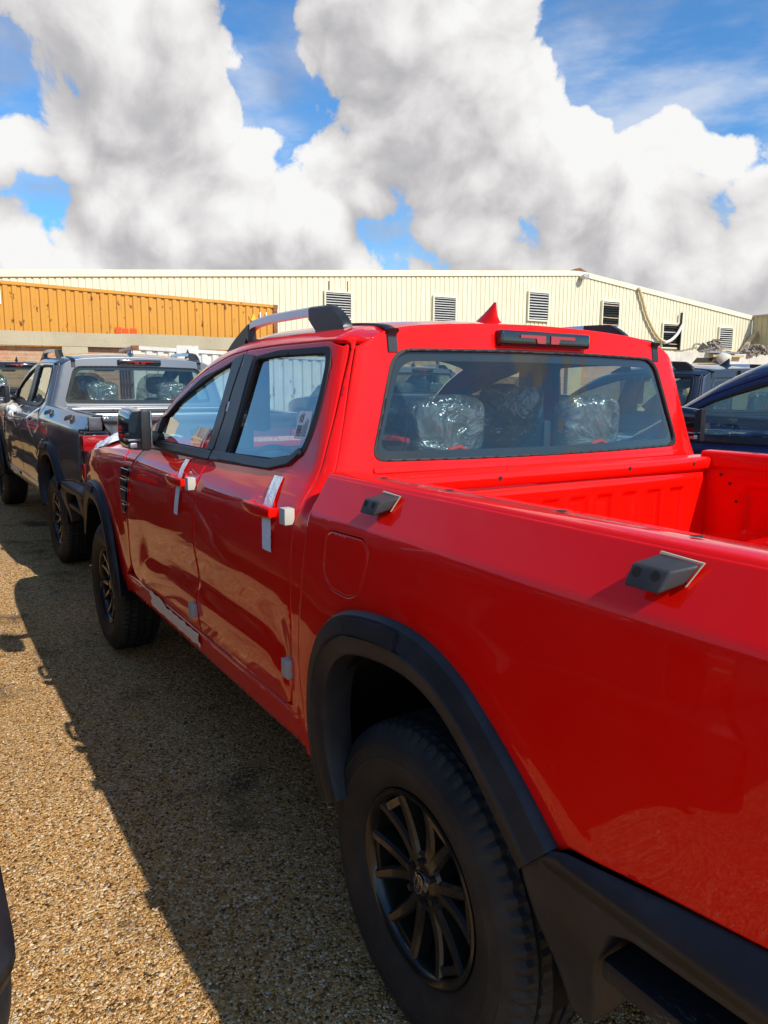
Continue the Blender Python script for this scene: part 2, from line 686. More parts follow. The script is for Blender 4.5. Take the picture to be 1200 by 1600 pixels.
def in_poly(pts, loops):
    x, y = pts[:, 0], pts[:, 1]
    c = np.zeros(len(pts), bool)
    for L in loops:
        L = np.asarray(L)
        A, B = L, np.roll(L, -1, 0)
        for (x0, y0), (x1, y1) in zip(A, B):
            if y0 == y1:
                continue
            hit = ((y0 > y) != (y1 > y)) & (x < (x1 - x0) * (y - y0) / (y1 - y0) + x0)
            c ^= hit
    return c


def resample(L, step):
    L = np.asarray(L, float)
    out = []
    for i in range(len(L)):
        a, b = L[i], L[(i + 1) % len(L)]
        d = np.linalg.norm(b - a)
        if d < 1e-7:
            continue
        n = max(1, int(math.ceil(d / step)))
        for j in range(n):
            out.append(a + (b - a) * j / n)
    return np.array(out)


def area2(L):
    x, y = L[:, 0], L[:, 1]
    return .5 * np.sum(x * np.roll(y, -1) - np.roll(x, -1) * y)


def patch(name, loops, step, P, ref, material, parent=None, flange=.018, edge=.004, thick_in=True, bstep=None):
    """A sheet panel: the 2-D outline (with holes) is triangulated, laid on the surface P(u,v) with the surface's own
    normals, and its edges are turned inwards as a flange.  ref(u,v)->vector or a vector that points to the outside."""
    bstep = bstep or step
    Ls = []
    for i, L in enumerate(loops):
        L = resample(L, bstep)
        if (area2(L) > 0) != (i == 0):
            L = L[::-1]
        Ls.append(L)                      # outer CCW, holes CW: interior on the left
    pts, edges, ids, ins = [], [], [], []
    for L in Ls:
        n = len(L)
        b0 = len(pts)
        pts += list(L)
        edges += [(b0 + j, b0 + (j + 1) % n) for j in range(n)]
        ids.append(range(b0, b0 + n))
        if edge:
            t = np.roll(L, -1, 0) - np.roll(L, 1, 0)
            t /= np.linalg.norm(t, axis=1)[:, None] + 1e-12
            nin = np.stack([-t[:, 1], t[:, 0]], 1)
            q = L + nin * edge
            ins.append(q)
    nb = len(pts)
    allL = np.concatenate(Ls)
    lo, hi = allL.min(0), allL.max(0)
    gx, gy = np.meshgrid(np.arange(lo[0] + step * .5, hi[0], step), np.arange(lo[1] + step * .5, hi[1], step), indexing='ij')
    gp = np.stack([gx.ravel(), gy.ravel()], 1)
    gp = gp[in_poly(gp, Ls)] if len(gp) else gp
    if len(gp):
        keep = np.ones(len(gp), bool)
        for s in range(0, len(gp), 400):
            d = np.linalg.norm(gp[s:s + 400, None] - allL[None], axis=2).min(1)
            keep[s:s + 400] = d > max(step * .45, edge * 1.8)
        gp = gp[keep]
    extra = [gp]
    for q in ins:
        ok = in_poly(q, Ls)
        extra.append(q[ok])
    ex = np.concatenate([e for e in extra if len(e)]) if any(len(e) for e in extra) else np.zeros((0, 2))
    V2 = np.concatenate([np.array(pts), ex]) if len(ex) else np.array(pts)
    res = delaunay_2d_cdt([Vector(v) for v in V2], edges, [], 0, 1e-6)
    W = np.array([tuple(v) for v in res[0]])
    F = np.array([tuple(f) for f in res[2] if len(f) == 3])
    cen = W[F].mean(1)
    F = F[in_poly(cen, Ls)]
    # map original boundary indices
    orig = {}
    for newi, olds in enumerate(res[3]):
        for o in olds:
            orig[o] = newi
    X = P(W[:, 0], W[:, 1])
    X = np.stack(X, 1)
    h = 1.5e-3
    du = np.stack(P(W[:, 0] + h, W[:, 1]), 1) - np.stack(P(W[:, 0] - h, W[:, 1]), 1)
    dv = np.stack(P(W[:, 0], W[:, 1] + h), 1) - np.stack(P(W[:, 0], W[:, 1] - h), 1)
    N = np.cross(du, dv)
    N /= np.linalg.norm(N, axis=1)[:, None] + 1e-15
    R = np.array(ref, float)
    sg = np.sign((N * R).sum(1))
    if abs(sg.mean()) < .99:
        sg = np.full(len(N), 1.0 if sg.mean() >= 0 else -1.0)
    N *= sg[:, None]
    verts = [tuple(v) for v in X]
    nor = [n for n in N]
    faces = []
    fn = np.cross(X[F[:, 1]] - X[F[:, 0]], X[F[:, 2]] - X[F[:, 0]])
    dot = (fn * N[F].mean(1)).sum(1)
    for f, dd in zip(F, dot):
        faces.append((f[0], f[1], f[2]) if dd > 0 else (f[0], f[2], f[1]))
    used = set(int(i) for f in faces for i in f)
    if flange:
        for L, rg in zip(Ls, ids):
            idx = [orig[i] for i in rg if orig.get(i) in used]
            n = len(idx)
            base = len(verts)
            outs = []
            for j in range(n):
                a, b, c = X[idx[j - 1]], X[idx[j]], X[idx[(j + 1) % n]]
                t = c - a
                o = np.cross(t, N[idx[j]])
                o /= np.linalg.norm(o) + 1e-12
                outs.append(o)
            # make the in-plane direction point away from the sheet
            if (sg.mean() < 0):
                outs = [-o for o in outs]
            for j in range(n):
                if edge:
                    nn = N[idx[j]] + outs[j] * .75
                    nor[idx[j]] = nn / np.linalg.norm(nn)
            for j in range(n):
                verts.append(tuple(X[idx[j]]))
                nn = outs[j] + N[idx[j]] * .75 if edge else outs[j]
                nor.append(nn / np.linalg.norm(nn))
            for j in range(n):
                verts.append(tuple(X[idx[j]] - N[idx[j]] * flange + outs[j] * .001))
                nor.append(outs[j])
            for j in range(n):
                k2 = (j + 1) % n
                q = (base + j, base + k2, base + n + k2, base + n + j)
                g_ = np.cross(np.array(verts[q[1]]) - np.array(verts[q[0]]), np.array(verts[q[3]]) - np.array(verts[q[0]]))
                faces.append(q if np.dot(g_, outs[j]) > 0 else q[::-1])
    return raw(name, verts, faces, material, parent, smooth=True, normals=nor, fix=False)


def loft(name, rows, material, parent=None, closed=False, caps=False, smooth=True, angle=40):
    """rows: list of equally long lists of points"""
    nv = len(rows[0])
    vs = [tuple(p) for r in rows for p in r]
    fs = grid_faces(len(rows), nv, closed)
    if caps == 'v':        # close the section itself
        for i in range(len(rows) if closed else len(rows) - 1):
            a, b = i * nv + nv - 1, ((i + 1) % len(rows)) * nv + nv - 1
            fs.append((a, b, b - nv + 1, a - nv + 1))
        if not closed:
            fs.append(tuple(range(nv)))
            fs.append(tuple((len(rows) - 1) * nv + j for j in range(nv)))
    me = bpy.data.meshes.new(name)
    me.from_pydata(vs, [], fs)
    bm = bmesh.new()
    bm.from_mesh(me)
    bmesh.ops.recalc_face_normals(bm, faces=bm.faces)
    bm.to_mesh(me)
    bm.free()
    if smooth:
        me.polygons.foreach_set('use_smooth', [True] * len(me.polygons))
        me.set_sharp_from_angle(angle=rad(angle))
    return link(name, me, material, parent)


def empty(name, loc=(0, 0, 0), rot=(0, 0, 0)):
    o = bpy.data.objects.new(name, None)
    o.empty_display_size = .3
    o.location = loc
    o.rotation_euler = rot
    COL.objects.link(o)
    return o


def tag(o, label=None, cat=None, group=None, kind=None):
    if label:
        o['label'] = label
    if cat:
        o['category'] = cat
    if group:
        o['group'] = group
    if kind:
        o['kind'] = kind
    return o

# ------------------------------------------------------------------ pickup truck: surfaces (x forward, rear axle at 0; y left; z up)
S_CAB = table([(.40, .905), (.50, .922), (.56, .936), (.66, .943), (.80, .948), (.95, .955), (1.08, .953), (1.16, .944), (1.21, .931),
               (1.26, .900), (1.30, .868), (1.34, .851), (1.48, .810), (1.60, .779), (1.72, .745), (1.8, .72)], .013)
S_BED = table([(.40, .93), (.60, .945), (.80, .951), (.95, .957), (1.10, .954), (1.19, .9475), (1.226, .941), (1.240, .932), (1.30, .894),
               (1.33, .875), (1.4, .832)], .0045)
CREASE = table([(.50, .60), (.58, .68), (.64, .755), (.72, .80), (.9, .817), (1.4, .822), (1.9, .806), (2.25, .772), (2.34, .73), (2.5, .66)], .03)
ARCH_R = [(.385, .44), (.432, .56), (.449, .70), (.428, .83), (.365, .935), (.255, 1.008), (.10, 1.040), (-.045, 1.044), (-.16, 1.020),
          (-.262, .970), (-.375, .882), (-.49, .775)]
ARCH_F = [(2.745, .44), (2.775, .58), (2.825, .70), (2.89, .83), (2.99, .935), (3.12, .995), (3.28, 1.015), (3.45, 1.008), (3.60, .965),
          (3.74, .885), (3.87, .775), (3.95, .64)]


def x_back(z):
    return .560 + .17 * (z - 1.33)


RC = .080
SEAM = .15          # where the side pressing hands over to the back pressing, in corner radii
SDROP = 1 - math.sqrt(1 - (1 - SEAM) ** 2)
GAP = table([(.3, .538), (.61, .536), (.85, .540), (1.04, .520), (1.19, .500), (1.245, .494), (1.31, .500), (1.5, .50)], .02)


def fside(x, z):
    x = np.asarray(x, float)
    z = np.asarray(z, float)
    y = np.where(x < GAP(z), S_BED(z), S_CAB(z))
    y = y - .10 * np.clip((x - 2.95) / 1.15, 0, 2) ** 2.2
    y = y - .025 * np.clip((-.6 - x) / .55, 0, 2) ** 2
    # rounded rear corner of the cab
    k_ = smoothstep(1.18, 1.30, z) * (x >= GAP(z))
    xb = x_back(z)
    q = np.clip(xb + RC - x, 0, .985 * RC)
    y = y - k_ * (RC - np.sqrt(RC * RC - q * q))
    # sculpted lower doors
    d = CREASE(x) - z
    win = smoothstep(2.40, 2.20, x) * smoothstep(.585, .66, x)
    dl = -.013 * smoothstep(-.17, 0, d) + .017 * smoothstep(.0, .082, d) - .006 * smoothstep(.10, .22, d)
    y = y + win * dl
    # muscle above the wheel arches
    for cx_, r0 in ((-.02, .60), (3.34, .66)):
        r = np.sqrt(((x - cx_) * .95) ** 2 + (z - .45) ** 2)
        y = y + .009 * np.exp(-((r - r0) / .09) ** 2) * smoothstep(.5, .8, z) * smoothstep(1.24, 1.12, z)
    return y


def side_P(s, off=0.):
    def P(u, v):
        return u, s * (fside(u, v) + off), v
    return P


# top of the door openings, roof and screen
ZD = table([(.4, 1.685), (.55, 1.695), (.62, 1.702), (.72, 1.709), (1.13, 1.712), (1.37, 1.708), (1.556, 1.693), (1.82, 1.638), (2.10, 1.541),
            (2.31, 1.427), (2.50, 1.31), (2.66, 1.215), (2.8, 1.13)], .03)
ZC = table([(.4, 1.752), (.52, 1.766), (.62, 1.778), (.78, 1.798), (1.0, 1.814), (1.4, 1.822), (1.70, 1.805), (1.93, 1.768), (2.05, 1.708),
            (2.35, 1.51), (2.78, 1.235), (2.95, 1.13)], .03)


def y_door(x):
    return fside(x, ZD(x))


def prof(u):
    a = np.abs(u)
    return .50 * (1 - a ** 2) + .50 * (1 - a ** 11)


def top_P(off=0.):
    def P(u, v):           # u = x, v = fraction of the half width
        yd = y_door(u)
        z = ZD(u) + (ZC(u) - ZD(u)) * prof(v)
        return u, v * yd, z + off
    return P


def top_z(x, y):
    yd = y_door(x)
    return ZD(x) + (ZC(x) - ZD(x)) * prof(np.clip(y / yd, -1, 1))


def back_x(y, z):
    w_ = S_CAB(z)
    a = np.abs(y)
    q = np.clip(a - (w_ - RC), 0, .985 * RC)
    return x_back(z) - .030 * (1 - np.clip(a / .80, 0, 1) ** 2) + RC - np.sqrt(RC * RC - q * q)


def back_P(off=0.):
    def P(u, v):           # u = y, v = z ; off > 0 is towards the tail
        return back_x(u, v) - off, u, v
    return P


ZF = table([(2.3, 1.275), (2.5, 1.258), (2.8, 1.243), (3.3, 1.212), (3.7, 1.168), (3.9, 1.125), (4.05, 1.06)], .03)
ZH = table([(2.3, 1.27), (2.6, 1.262), (2.9, 1.278), (3.3, 1.262), (3.7, 1.212), (3.9, 1.158), (4.08, 1.06)], .03)


def hood_P(off=0.):
    def P(u, v):
        yd = fside(u, ZF(u)) - .004
        a = np.abs(v)
        z = ZF(u) + (ZH(u) - ZF(u)) * (.6 * (1 - a ** 2) + .4 * (1 - a ** 9)) + .016 * smoothstep(.52, .60, a) * smoothstep(.98, .8, a)
        return u, v * yd, z + off
    return P


def off_path(path, d):
    """offset an arch path towards the wheel by d"""
    P = np.array(path)
    t = np.gradient(P, axis=0)
    t /= np.linalg.norm(t, axis=1)[:, None]
    n = np.stack([t[:, 1], -t[:, 0]], 1)
    c = P.mean(0) - np.array([0, .25])
    sg = np.sign(((c - P) * n).sum(1).mean())
    return P + n * sg * d


def build_truck():
    T = empty('pickup_truck')
    side_names = {}
    archR = np.array(spline(ARCH_R, 5))
    archF = np.array(spline(ARCH_F, 5))
    for s in (1, -1):
        P = side_P(s)
        ref = (0, s, 0)
        # ---------------- front door
        fd = [(1.4842, .605), (2.36, .605), (2.50, .63), (2.545, .72), (2.535, .86), (2.46, 1.10), (2.435, 1.20), (2.345, 1.285), (2.335, 1.40)]
        tops = [(x, float(ZD(x)) - .006) for x in np.linspace(2.30, 1.40, 18)]
        fd = rounded(fd, [.0, .02, .06, .06, .06, .1, .06, .03, .0]) + [np.array(t) for t in tops] + [np.array((1.383, float(ZD(1.383)) - .006)), np.array((1.431, 1.55)), np.array((1.4825, 1.30))]
        fwin = [(2.285, 1.318), (2.262, 1.43)] + [(x, float(ZD(x)) - .040) for x in (2.22, 2.10, 1.95, 1.82, 1.68, 1.58)] + [(1.500, 1.668), (1.475, 1.645), (1.53, 1.34), (1.55, 1.316)]
        fwin = rounded(fwin, .012, 3)
        door = patch('front_door', [fd, fwin], .035, P, ref, 'paint', T)
        # ---------------- rear door
        rd = [(1.4735, .605), (.690, .605), (.622, .625), (.603, .72), (.598, 1.0), (.599, 1.22), (.605, 1.31), (.621, 1.50), (.636, 1.640), (.646, 1.6985), (.70, 1.7025)]
        tops2 = [(x, float(ZD(x)) - .006) for x in np.linspace(.72, 1.375, 10)]
        rd = rounded(rd[:-1], [.0, .03, .03, .05, .05, .05, .05, .05, .03, .016]) + [np.array(t) for t in tops2] + [np.array((1.422, 1.55)), np.array((1.4725, 1.30))]
        rwin = rounded([(1.345, 1.322), (1.285, 1.672), (1.08, 1.683), (.72, 1.680), (.700, 1.640), (.694, 1.56), (.704, 1.44), (.728, 1.372), (.80, 1.342), (.93, 1.322)],
                       [.015, .02, .02, .03, .02, .03, .03, .02, .02, .03], 3)
        rdoor = patch('rear_door', [rd, rwin], .035, P, ref, 'paint', T)
        # window glass, frames and the black pillar cover
        for dr, wl, nm in ((door, fwin, 'f'), (rdoor, rwin, 'r')):
            patch('window_pane', [wl], .06, side_P(s, -.012), ref, 'glass', dr, flange=0, edge=0)
            cen = np.mean(wl, 0)
            W = np.array(wl)
            inner = np.array([p + (cen - p) / np.linalg.norm(cen - p) * .016 for p in W])
            outer = np.array([p - (cen - p) / np.linalg.norm(cen - p) * .012 for p in W])
            patch('window_seal', [outer, inner], .03, side_P(s, .003), ref, 'seal', dr, flange=.014, edge=.003)
        # belt mouldings
        bl = [(x, 1.292 + .0) for x in (2.31, 1.486)]
        patch('belt_moulding', [[(1.486, 1.290), (2.315, 1.282), (2.305, 1.318), (1.486, 1.323)]], .03, side_P(s, .010), ref, 'trim_black', door, flange=.016)
        patch('belt_moulding', [[(.735, 1.366), (.80, 1.328), (.93, 1.304), (1.472, 1.292), (1.472, 1.325), (.95, 1.333), (.81, 1.352), (.75, 1.382)]], .03, side_P(s, .010), ref, 'trim_black', rdoor, flange=.012)
        patch('pillar_cover', [[(1.486, 1.324), (1.556, 1.324), (1.500, 1.650), (1.487, 1.678), (1.396, 1.690), (1.44, 1.55)]], .05, side_P(s, .006), ref, 'trim_black', door, flange=.01)
        patch('pillar_cover', [[(1.345, 1.322), (1.472, 1.324), (1.425, 1.55), (1.384, 1.690), (1.30, 1.682)]], .05, side_P(s, .006), ref, 'trim_black', rdoor, flange=.01)
        patch('mirror_sail', [[(2.325, 1.318), (2.325, 1.395), (2.262, 1.43), (2.285, 1.318)]], .03, side_P(s, .008), ref, 'trim_black', door, flange=.01)
        # handles
        for dr, x0 in ((door, 1.585), (rdoor, .725)):
            rows = []
            for t in np.linspace(0, 1, 13):
                x = x0 + .205 - .205 * t
                z = 1.192
                y = float(fside(x, z))
                lift = .018 * math.sin(math.pi * min(1, .12 + .80 * t)) ** .6 + .011
                hh = .021 * (1 - .25 * abs(2 * t - 1) ** 3)
                th = .009
                sec = []
                for a in np.linspace(0, 2 * math.pi, 13)[:-1]:
                    ca, sa_ = math.cos(a), math.sin(a)
                    sec.append((x, s * (y + lift + th * math.copysign(abs(ca) ** .7, ca)), z + hh * math.copysign(abs(sa_) ** .7, sa_)))
                rows.append(sec)
            loft('door_handle', rows, 'paint', dr, caps='v', angle=60)
            bmh = bmesh.new()
            for xx in (x0 + .012, x0 + .192):
                yy = float(fside(xx, 1.192))
                add_box(bmh, (xx - .014, min(s * (yy - .01), s * (yy + .026)), 1.178), (xx + .014, max(s * (yy - .01), s * (yy + .026)), 1.206), .004)
            from_bm('handle_mount', bmh, 'paint', dr, True, 40)
            # scooped cup behind the handle
            cup = rounded([(x0 + .03, 1.165), (x0 + .175, 1.165), (x0 + .175, 1.225), (x0 + .03, 1.225)], .03, 5)
            patch('handle_cup', [cup], .02, side_P(s, .0012), ref, 'paint', dr, flange=.002, edge=.004)
        # ---------------- rocker panel
        patch('rocker_panel', [rounded([(.535, .50), (2.70, .50), (2.66, .596), (.60, .596), (.535, .62)], .01)], .05, P, ref, 'paint', T, flange=.06)
        # ---------------- rear quarter of the cab with the rear roof pillar
        seam = [(float(x_back(z)) + SEAM * RC, z) for z in np.linspace(1.31, 1.69, 14)]
        q1 = [(.616, .622), (.598, .72), (.5935, 1.0), (.5945, 1.22), (.6005, 1.31), (.6165, 1.50), (.6315, 1.640), (.636, 1.676), (.644, 1.696), (.662, 1.7045)]
        qt = [(.662, float(ZD(.662))), (.645, float(ZD(.645)))]
        zs = float(ZD(x_back(1.695) + SEAM * RC))
        gz = [(float(GAP(z)) + .0045, z) for z in np.linspace(1.27, .60, 24)]
        quarter = [(.69, .600)] + q1 + qt + [(float(x_back(zs)) + SEAM * RC, zs)] + seam[::-1] + gz
        patch('cab_quarter', [quarter], .022, P, ref, 'paint', T, flange=.02, edge=.003, bstep=.02)
        patch('door_aperture', [[(.60, .62), (.70, .62), (.665, 1.30), (.688, 1.50), (.705, 1.66), (.705, 1.700), (.640, 1.700), (.628, 1.64), (.612, 1.5), (.600, 1.3)]], .05,
              side_P(s, -.026), ref, 'seal', T, flange=0, edge=0)
        ax_ = np.linspace(.64, 2.30, 30)
        patch('door_aperture', [[(x, float(ZD(x)) - .040) for x in ax_] + [(x, float(ZD(x)) - .001) for x in ax_[::-1]]], .05, side_P(s, -.022), ref, 'seal', T, flange=0, edge=0)
        # strip over the doors, painted cant rail down to the screen pillar foot
        ft = [(2.352, .0), ]
        foot = [(2.352, 1.293), (2.442, 1.21), (2.60, 1.20), (2.60, float(ZF(2.6)) - .004), (2.56, float(ZD(2.56)))] + [(x, float(ZD(x))) for x in (2.5, 2.42, 2.352)]
        patch('pillar_foot', [foot], .03, P, ref, 'paint', T, flange=.02)
        # ---------------- front fender
        af = off_path(archF, .03)
        fen = [(2.60, .50), (2.665, .60), (2.555, .66), (2.553, .86), (2.478, 1.10), (2.452, 1.205), (2.61, 1.195), (2.61, float(ZF(2.61)))]
        fen = [(2.665, .50), (2.655, .60), (2.556, .66), (2.553, .86), (2.478, 1.10), (2.455, 1.20), (2.62, 1.195), (2.62, float(ZF(2.62)))]
        fen += [(x, float(ZF(x))) for x in np.linspace(2.75, 4.02, 14)] + [(4.03, .95), (4.02, .70)]
        fen += [tuple(p) for p in af[::-1]] + [(2.72, .50)]
        vent = rounded([(2.47, 1.180), (2.640, 1.165), (2.668, 1.10), (2.640, .99), (2.590, .875), (2.556, .90)], [.01, .03, .03, .05, .02, .02], 4)
        fender = patch('front_fender', [fen, vent], .04, P, ref, 'paint', T, flange=.02)
        patch('vent_surround', [vent], .03, side_P(s, -.012), ref, 'piano_black', fender, flange=0, edge=0)
        for zc_, x0, x1, hgt in ((1.140, 2.495, 2.645, .020), (1.085, 2.515, 2.648, .022), (1.022, 2.530, 2.640, .030), (.955, 2.550, 2.615, .022)):
            patch('vent_blade', [rounded([(x0, zc_ - hgt), (x1 - .015, zc_ - hgt), (x1, zc_ + hgt), (x0 - .008, zc_ + hgt)], .008, 2)], .03,
                  side_P(s, .006), ref, 'piano_black', fender, flange=.016, edge=.004)
        # ---------------- load-bed side
        ar = off_path(archR, .03)
        bed = [(float(GAP(z)) - .0045, z) for z in np.linspace(.50, 1.322, 28)] + [(.3, 1.322), (-.2, 1.322), (-.7, 1.322), (-1.10, 1.322),
               (-1.108, 1.235), (-.995, 1.225), (-.995, .835), (-.87, .833), (-.52, .792)]
        bed += [tuple(p) for p in ar[::-1] if p[1] > .60 or p[0] > 0]
        bed += [(.43, .50)]
        fuel = rounded([(.385, 1.200), (.185, 1.205), (.160, 1.165), (.185, 1.075), (.235, 1.045), (.345, 1.045), (.390, 1.085)], [.04, .03, .03, .04, .05, .06, .05], 6)
        fo = np.array(fuel)
        fc = fo.mean(0)
        fin_ = fc + (fo - fc) * .945
        bedside = patch('bed_side', [bed] + ([fo] if s == 1 else []), .032, P, ref, 'paint', T, flange=.02, bstep=.025)
        if s == 1:
            patch('fuel_door', [fin_], .025, P, ref, 'paint', T, flange=.018)
            patch('fuel_recess', [fo], .05, side_P(s, -.02), ref, 'liner', bedside, flange=0, edge=0)
        # rolled top rail of the load bed and inner wall
        rows = []
        for x in np.linspace(-1.10, .495, 40):
            yo = float(fside(min(x, .49), 1.322))
            sec = [(yo, 1.322), (yo - .004, 1.3275), (yo - .012, 1.331), (yo - .05, 1.3325), (yo - .098, 1.331), (yo - .108, 1.327), (yo - .112, 1.318), (yo - .113, 1.275)]
            rows.append([(x, s * y, z) for y, z in sec])
        loft('bed_rail', rows, 'paint', T, angle=75)

        def wall_y(x, z):
            y = .765 - .0 * z
            e = 0
            for xc, zc_, wx, wz in ((-.35, 1.10, .36, .085), (.22, 1.12, .10, .10), (-.88, 1.10, .12, .085)):
                e = e + .022 * smoothstep(wx, wx - .03, np.abs(x - xc)) * smoothstep(wz, wz - .03, np.abs(z - zc_))
            y = y + e - .03 * smoothstep(1.02, .97, z)
            # wheel box
            r = np.sqrt((x * 1.0) ** 2 + (z - .60) ** 2)
            y = y - .17 * smoothstep(.50, .46, r)
            return y
        patch('bed_inner_wall', [[(-1.10, .80), (.475, .80), (.475, 1.276), (-1.10, 1.276)]], .03,
              (lambda s_: (lambda u, v: (u, s_ * (wall_y(u, v) + .02 * smoothstep(1.26, 1.275, v)), v)))(s), (0, -s, 0), 'paint', T, flange=0, edge=0)
        # plugged bolt holes along the rail and the wall
        for x in (.30, .02, -.33, -.62, -.95):
            yo = float(fside(x, 1.322)) - .062
            vs = [(x + .011 * math.cos(a), s * (yo + .011 * math.sin(a)), 1.3345) for a in np.linspace(0, 2 * math.pi, 13)[:-1]]
            raw('rail_plug', vs + [(x, s * yo, 1.3352)], [(i, (i + 1) % 12, 12) for i in range(12)], 'seal', T)
        for x, z in ((.36, 1.215), (.33, 1.15), (.40, 1.245), (-.06, 1.225)):
            yy = float(wall_y(np.array(x), np.array(z))) - .002
            vs = [(x + .006 * math.cos(a), s * yy, z + .006 * math.sin(a)) for a in np.linspace(0, 2 * math.pi, 11)[:-1]]
            raw('wall_hole', vs, [tuple(range(10))], 'seal', T)
        # ---------------- wheel-arch flares
        for path, tap in ((archR, False), (archF, True)):
            Pth = np.array(path)
            sec = [(-.004, -.004), (-.002, .010), (.006, .020), (.048, .032), (.053, .026), (.058, .030), (.092, .026), (.104, .018), (.110, .0), (.112, -.06)]
            n = len(Pth)
            offs = [off_path(Pth, d) for d, _ in sec]
            rows = []
            for i in range(n):
                base = .962 - (.10 * max(0, (Pth[i][0] - 2.95) / 1.15) ** 2.2)
                fl = 1 - .35 * max(0, (.62 - Pth[i][1]) / .2)
                rows.append([(offs[j][i][0], s * (base + sec[j][1] * (fl if sec[j][1] > 0 else 1)), offs[j][i][1]) for j in range(len(sec))])
            fl_o = loft('wheel_arch_flare', rows, 'plastic', T, angle=32)
            # raised pad on the crown of the flare
            i0, i1 = int(n * .47), int(n * .62)
            if tap:
                i0, i1 = int(n * .50), int(n * .62)
            vs = []
            for i in range(i0, i1 + 1):
                base = .962 - (.10 * max(0, (Pth[i][0] - 2.95) / 1.15) ** 2.2)
                A, B = off_path(Pth, .012)[i], off_path(Pth, .050)[i]
                vs.append([(A[0], s * (base + .0235), A[1]), (A[0], s * (base + .031), A[1]), (B[0], s * (base + .040), B[1]), (B[0], s * (base + .030), B[1])])
            loft('flare_pad', vs, 'plastic', fl_o, caps='v', angle=30)
        # wheel-house liners
        for cx_, sgn in ((0, 1), (3.27, 1)):
            rows = []
            for a in np.linspace(rad(4), rad(182), 26):
                rr = .505
                px_, pz = cx_ + rr * math.cos(a) * (.94 if cx_ == 0 else 1.06), .44 + rr * math.sin(a) * 1.02
                rows.append([(px_, s * .935, pz), (px_, s * .80, pz + .01), (px_, s * .60, pz + .01), (px_, s * .52, pz - .06), (cx_ + (px_ - cx_) * .5, s * .50, .44 + (pz - .44) * .5)])
            loft('wheel_liner', rows, 'liner', T)
        # ---------------- wheels
        for cx_ in (0., 3.27):
            wheel((cx_, s * .815, .388), s, T)
        # ---------------- mirror, folded back along the door
        arm = [(2.285, s * .845, 1.325), (2.25, s * .90, 1.335), (2.235, s * .97, 1.345)]
        mir_c = (2.115, s * 1.005, 1.382)
        rows = []
        for t in np.linspace(0, 1, 15):
            x = 2.235 - .225 * t
            k_ = max(.0, 1 - (max(0, .22 - t) / .22) ** 2.2 * .75)
            k2 = 1 - .10 * t ** 3
            hy, hz = .052 * k_ * k2, .094 * k_ * k2
            sec = []
            for a in np.linspace(0, 2 * math.pi, 25)[:-1]:
                ca, sa_ = math.cos(a), math.sin(a)
                sec.append((x, s * (1.005 + hy * math.copysign(abs(ca) ** .62, ca)), 1.386 + hz * math.copysign(abs(sa_) ** .62, sa_) - .008 * t))
            rows.append(sec)
        mir = loft('door_mirror', rows, 'piano_black', door, caps='v', angle=50)
        tube('mirror_arm', arm, [.035, .032, .030], 'trim_black', door)
        # frame and glass of the mirror, now turned to the door; strips on the tip
        fr = [(x, s * yy, z) for (x, yy, z) in ()]
        box('mirror_frame', (2.004, min(s * .957, s * 1.000), 1.290), (2.030, max(s * .957, s * 1.000), 1.468), 'trim_black', door, .010)
        box('mirror_glass', (2.02, min(s * .947, s * .953), 1.300), (2.20, max(s * .947, s * .953), 1.460), 'mirror_glass', door, .001)
        box('mirror_lamp', (2.000, min(s * 1.004, s * 1.0565), 1.333), (2.09, max(s * 1.004, s * 1.0565), 1.343), 'chrome', door, .003)
        box('mirror_lamp', (2.006, min(s * 1.018, s * 1.048), 1.304), (2.06, max(s * 1.018, s * 1.048), 1.326), 'rail_silver', door, .004)
        # ---------------- roof rails
        rx0, rx1 = .775, 1.80
        rows, feet = [], []
        YR = .655

        def rz(x):
            return float(top_z(np.array(x), np.array(YR)))

        def rtop(x):
            t = (x - rx0) / (rx1 - rx0)
            return rz(x) + .073 * (min(1, t / .10) ** .6) * (min(1, (1 - t) / .26) ** .8)
        for x0, x1, matn, th, nm in ((1.02, 1.56, 'rail_silver', .030, 'bar'),):
            for x in np.linspace(x0 - .01, x1 + .01, 14):
                zt = rtop(x)
                zb = zt - .030
                rows.append([(x, s * (YR + .017), zb), (x, s * (YR + .017), zt - .006), (x, s * (YR + .009), zt), (x, s * (YR - .010), zt), (x, s * (YR - .015), zb)])
            loft('roof_rail_bar', rows, matn, T, caps='v', angle=30)
        for xs in (np.concatenate([np.linspace(rx0, .81, 8), np.linspace(.83, 1.02, 8)]), np.linspace(1.56, rx1, 12)):
            rows = []
            for x in xs:
                zt, zb = max(rtop(x), rz(x) + .004), rz(x) - .010
                if x > 1.56 and x < 1.66:
                    zb = max(zb, rtop(x) - .034 - (x - 1.56) * .9)
                if .97 < x < 1.021:
                    zb = zb + (x - .97) * .8
                rows.append([(x, s * (YR + .020), zb), (x, s * (YR + .020), zt - .006), (x, s * (YR + .010), zt), (x, s * (YR - .012), zt), (x, s * (YR - .017), zb)])
            loft('roof_rail_foot', rows, 'trim_black', T, caps='v', angle=40)
        # ditch strip from the rail to the rear edge of the roof
        rows = []
        YS = .600
        xe = .60
        for x in np.linspace(.86, xe, 16):
            zt = float(top_z(np.array(x), np.array(YS))) + .003
            rows.append([(x, s * (YS + .019), zt - .006), (x, s * (YS + .016), zt), (x, s * (YS - .016), zt + .0015), (x, s * (YS - .019), zt - .006)])
        for z in np.linspace(1.735, 1.672, 7)[1:]:
            x = float(back_x(np.array(YS), np.array(z))) - .004
            rows.append([(x + .006, s * (YS + .019), z), (x, s * (YS + .016), z), (x, s * (YS - .016), z), (x + .006, s * (YS - .019), z)])
        loft('roof_ditch_strip', rows, 'trim_black', T, angle=60)
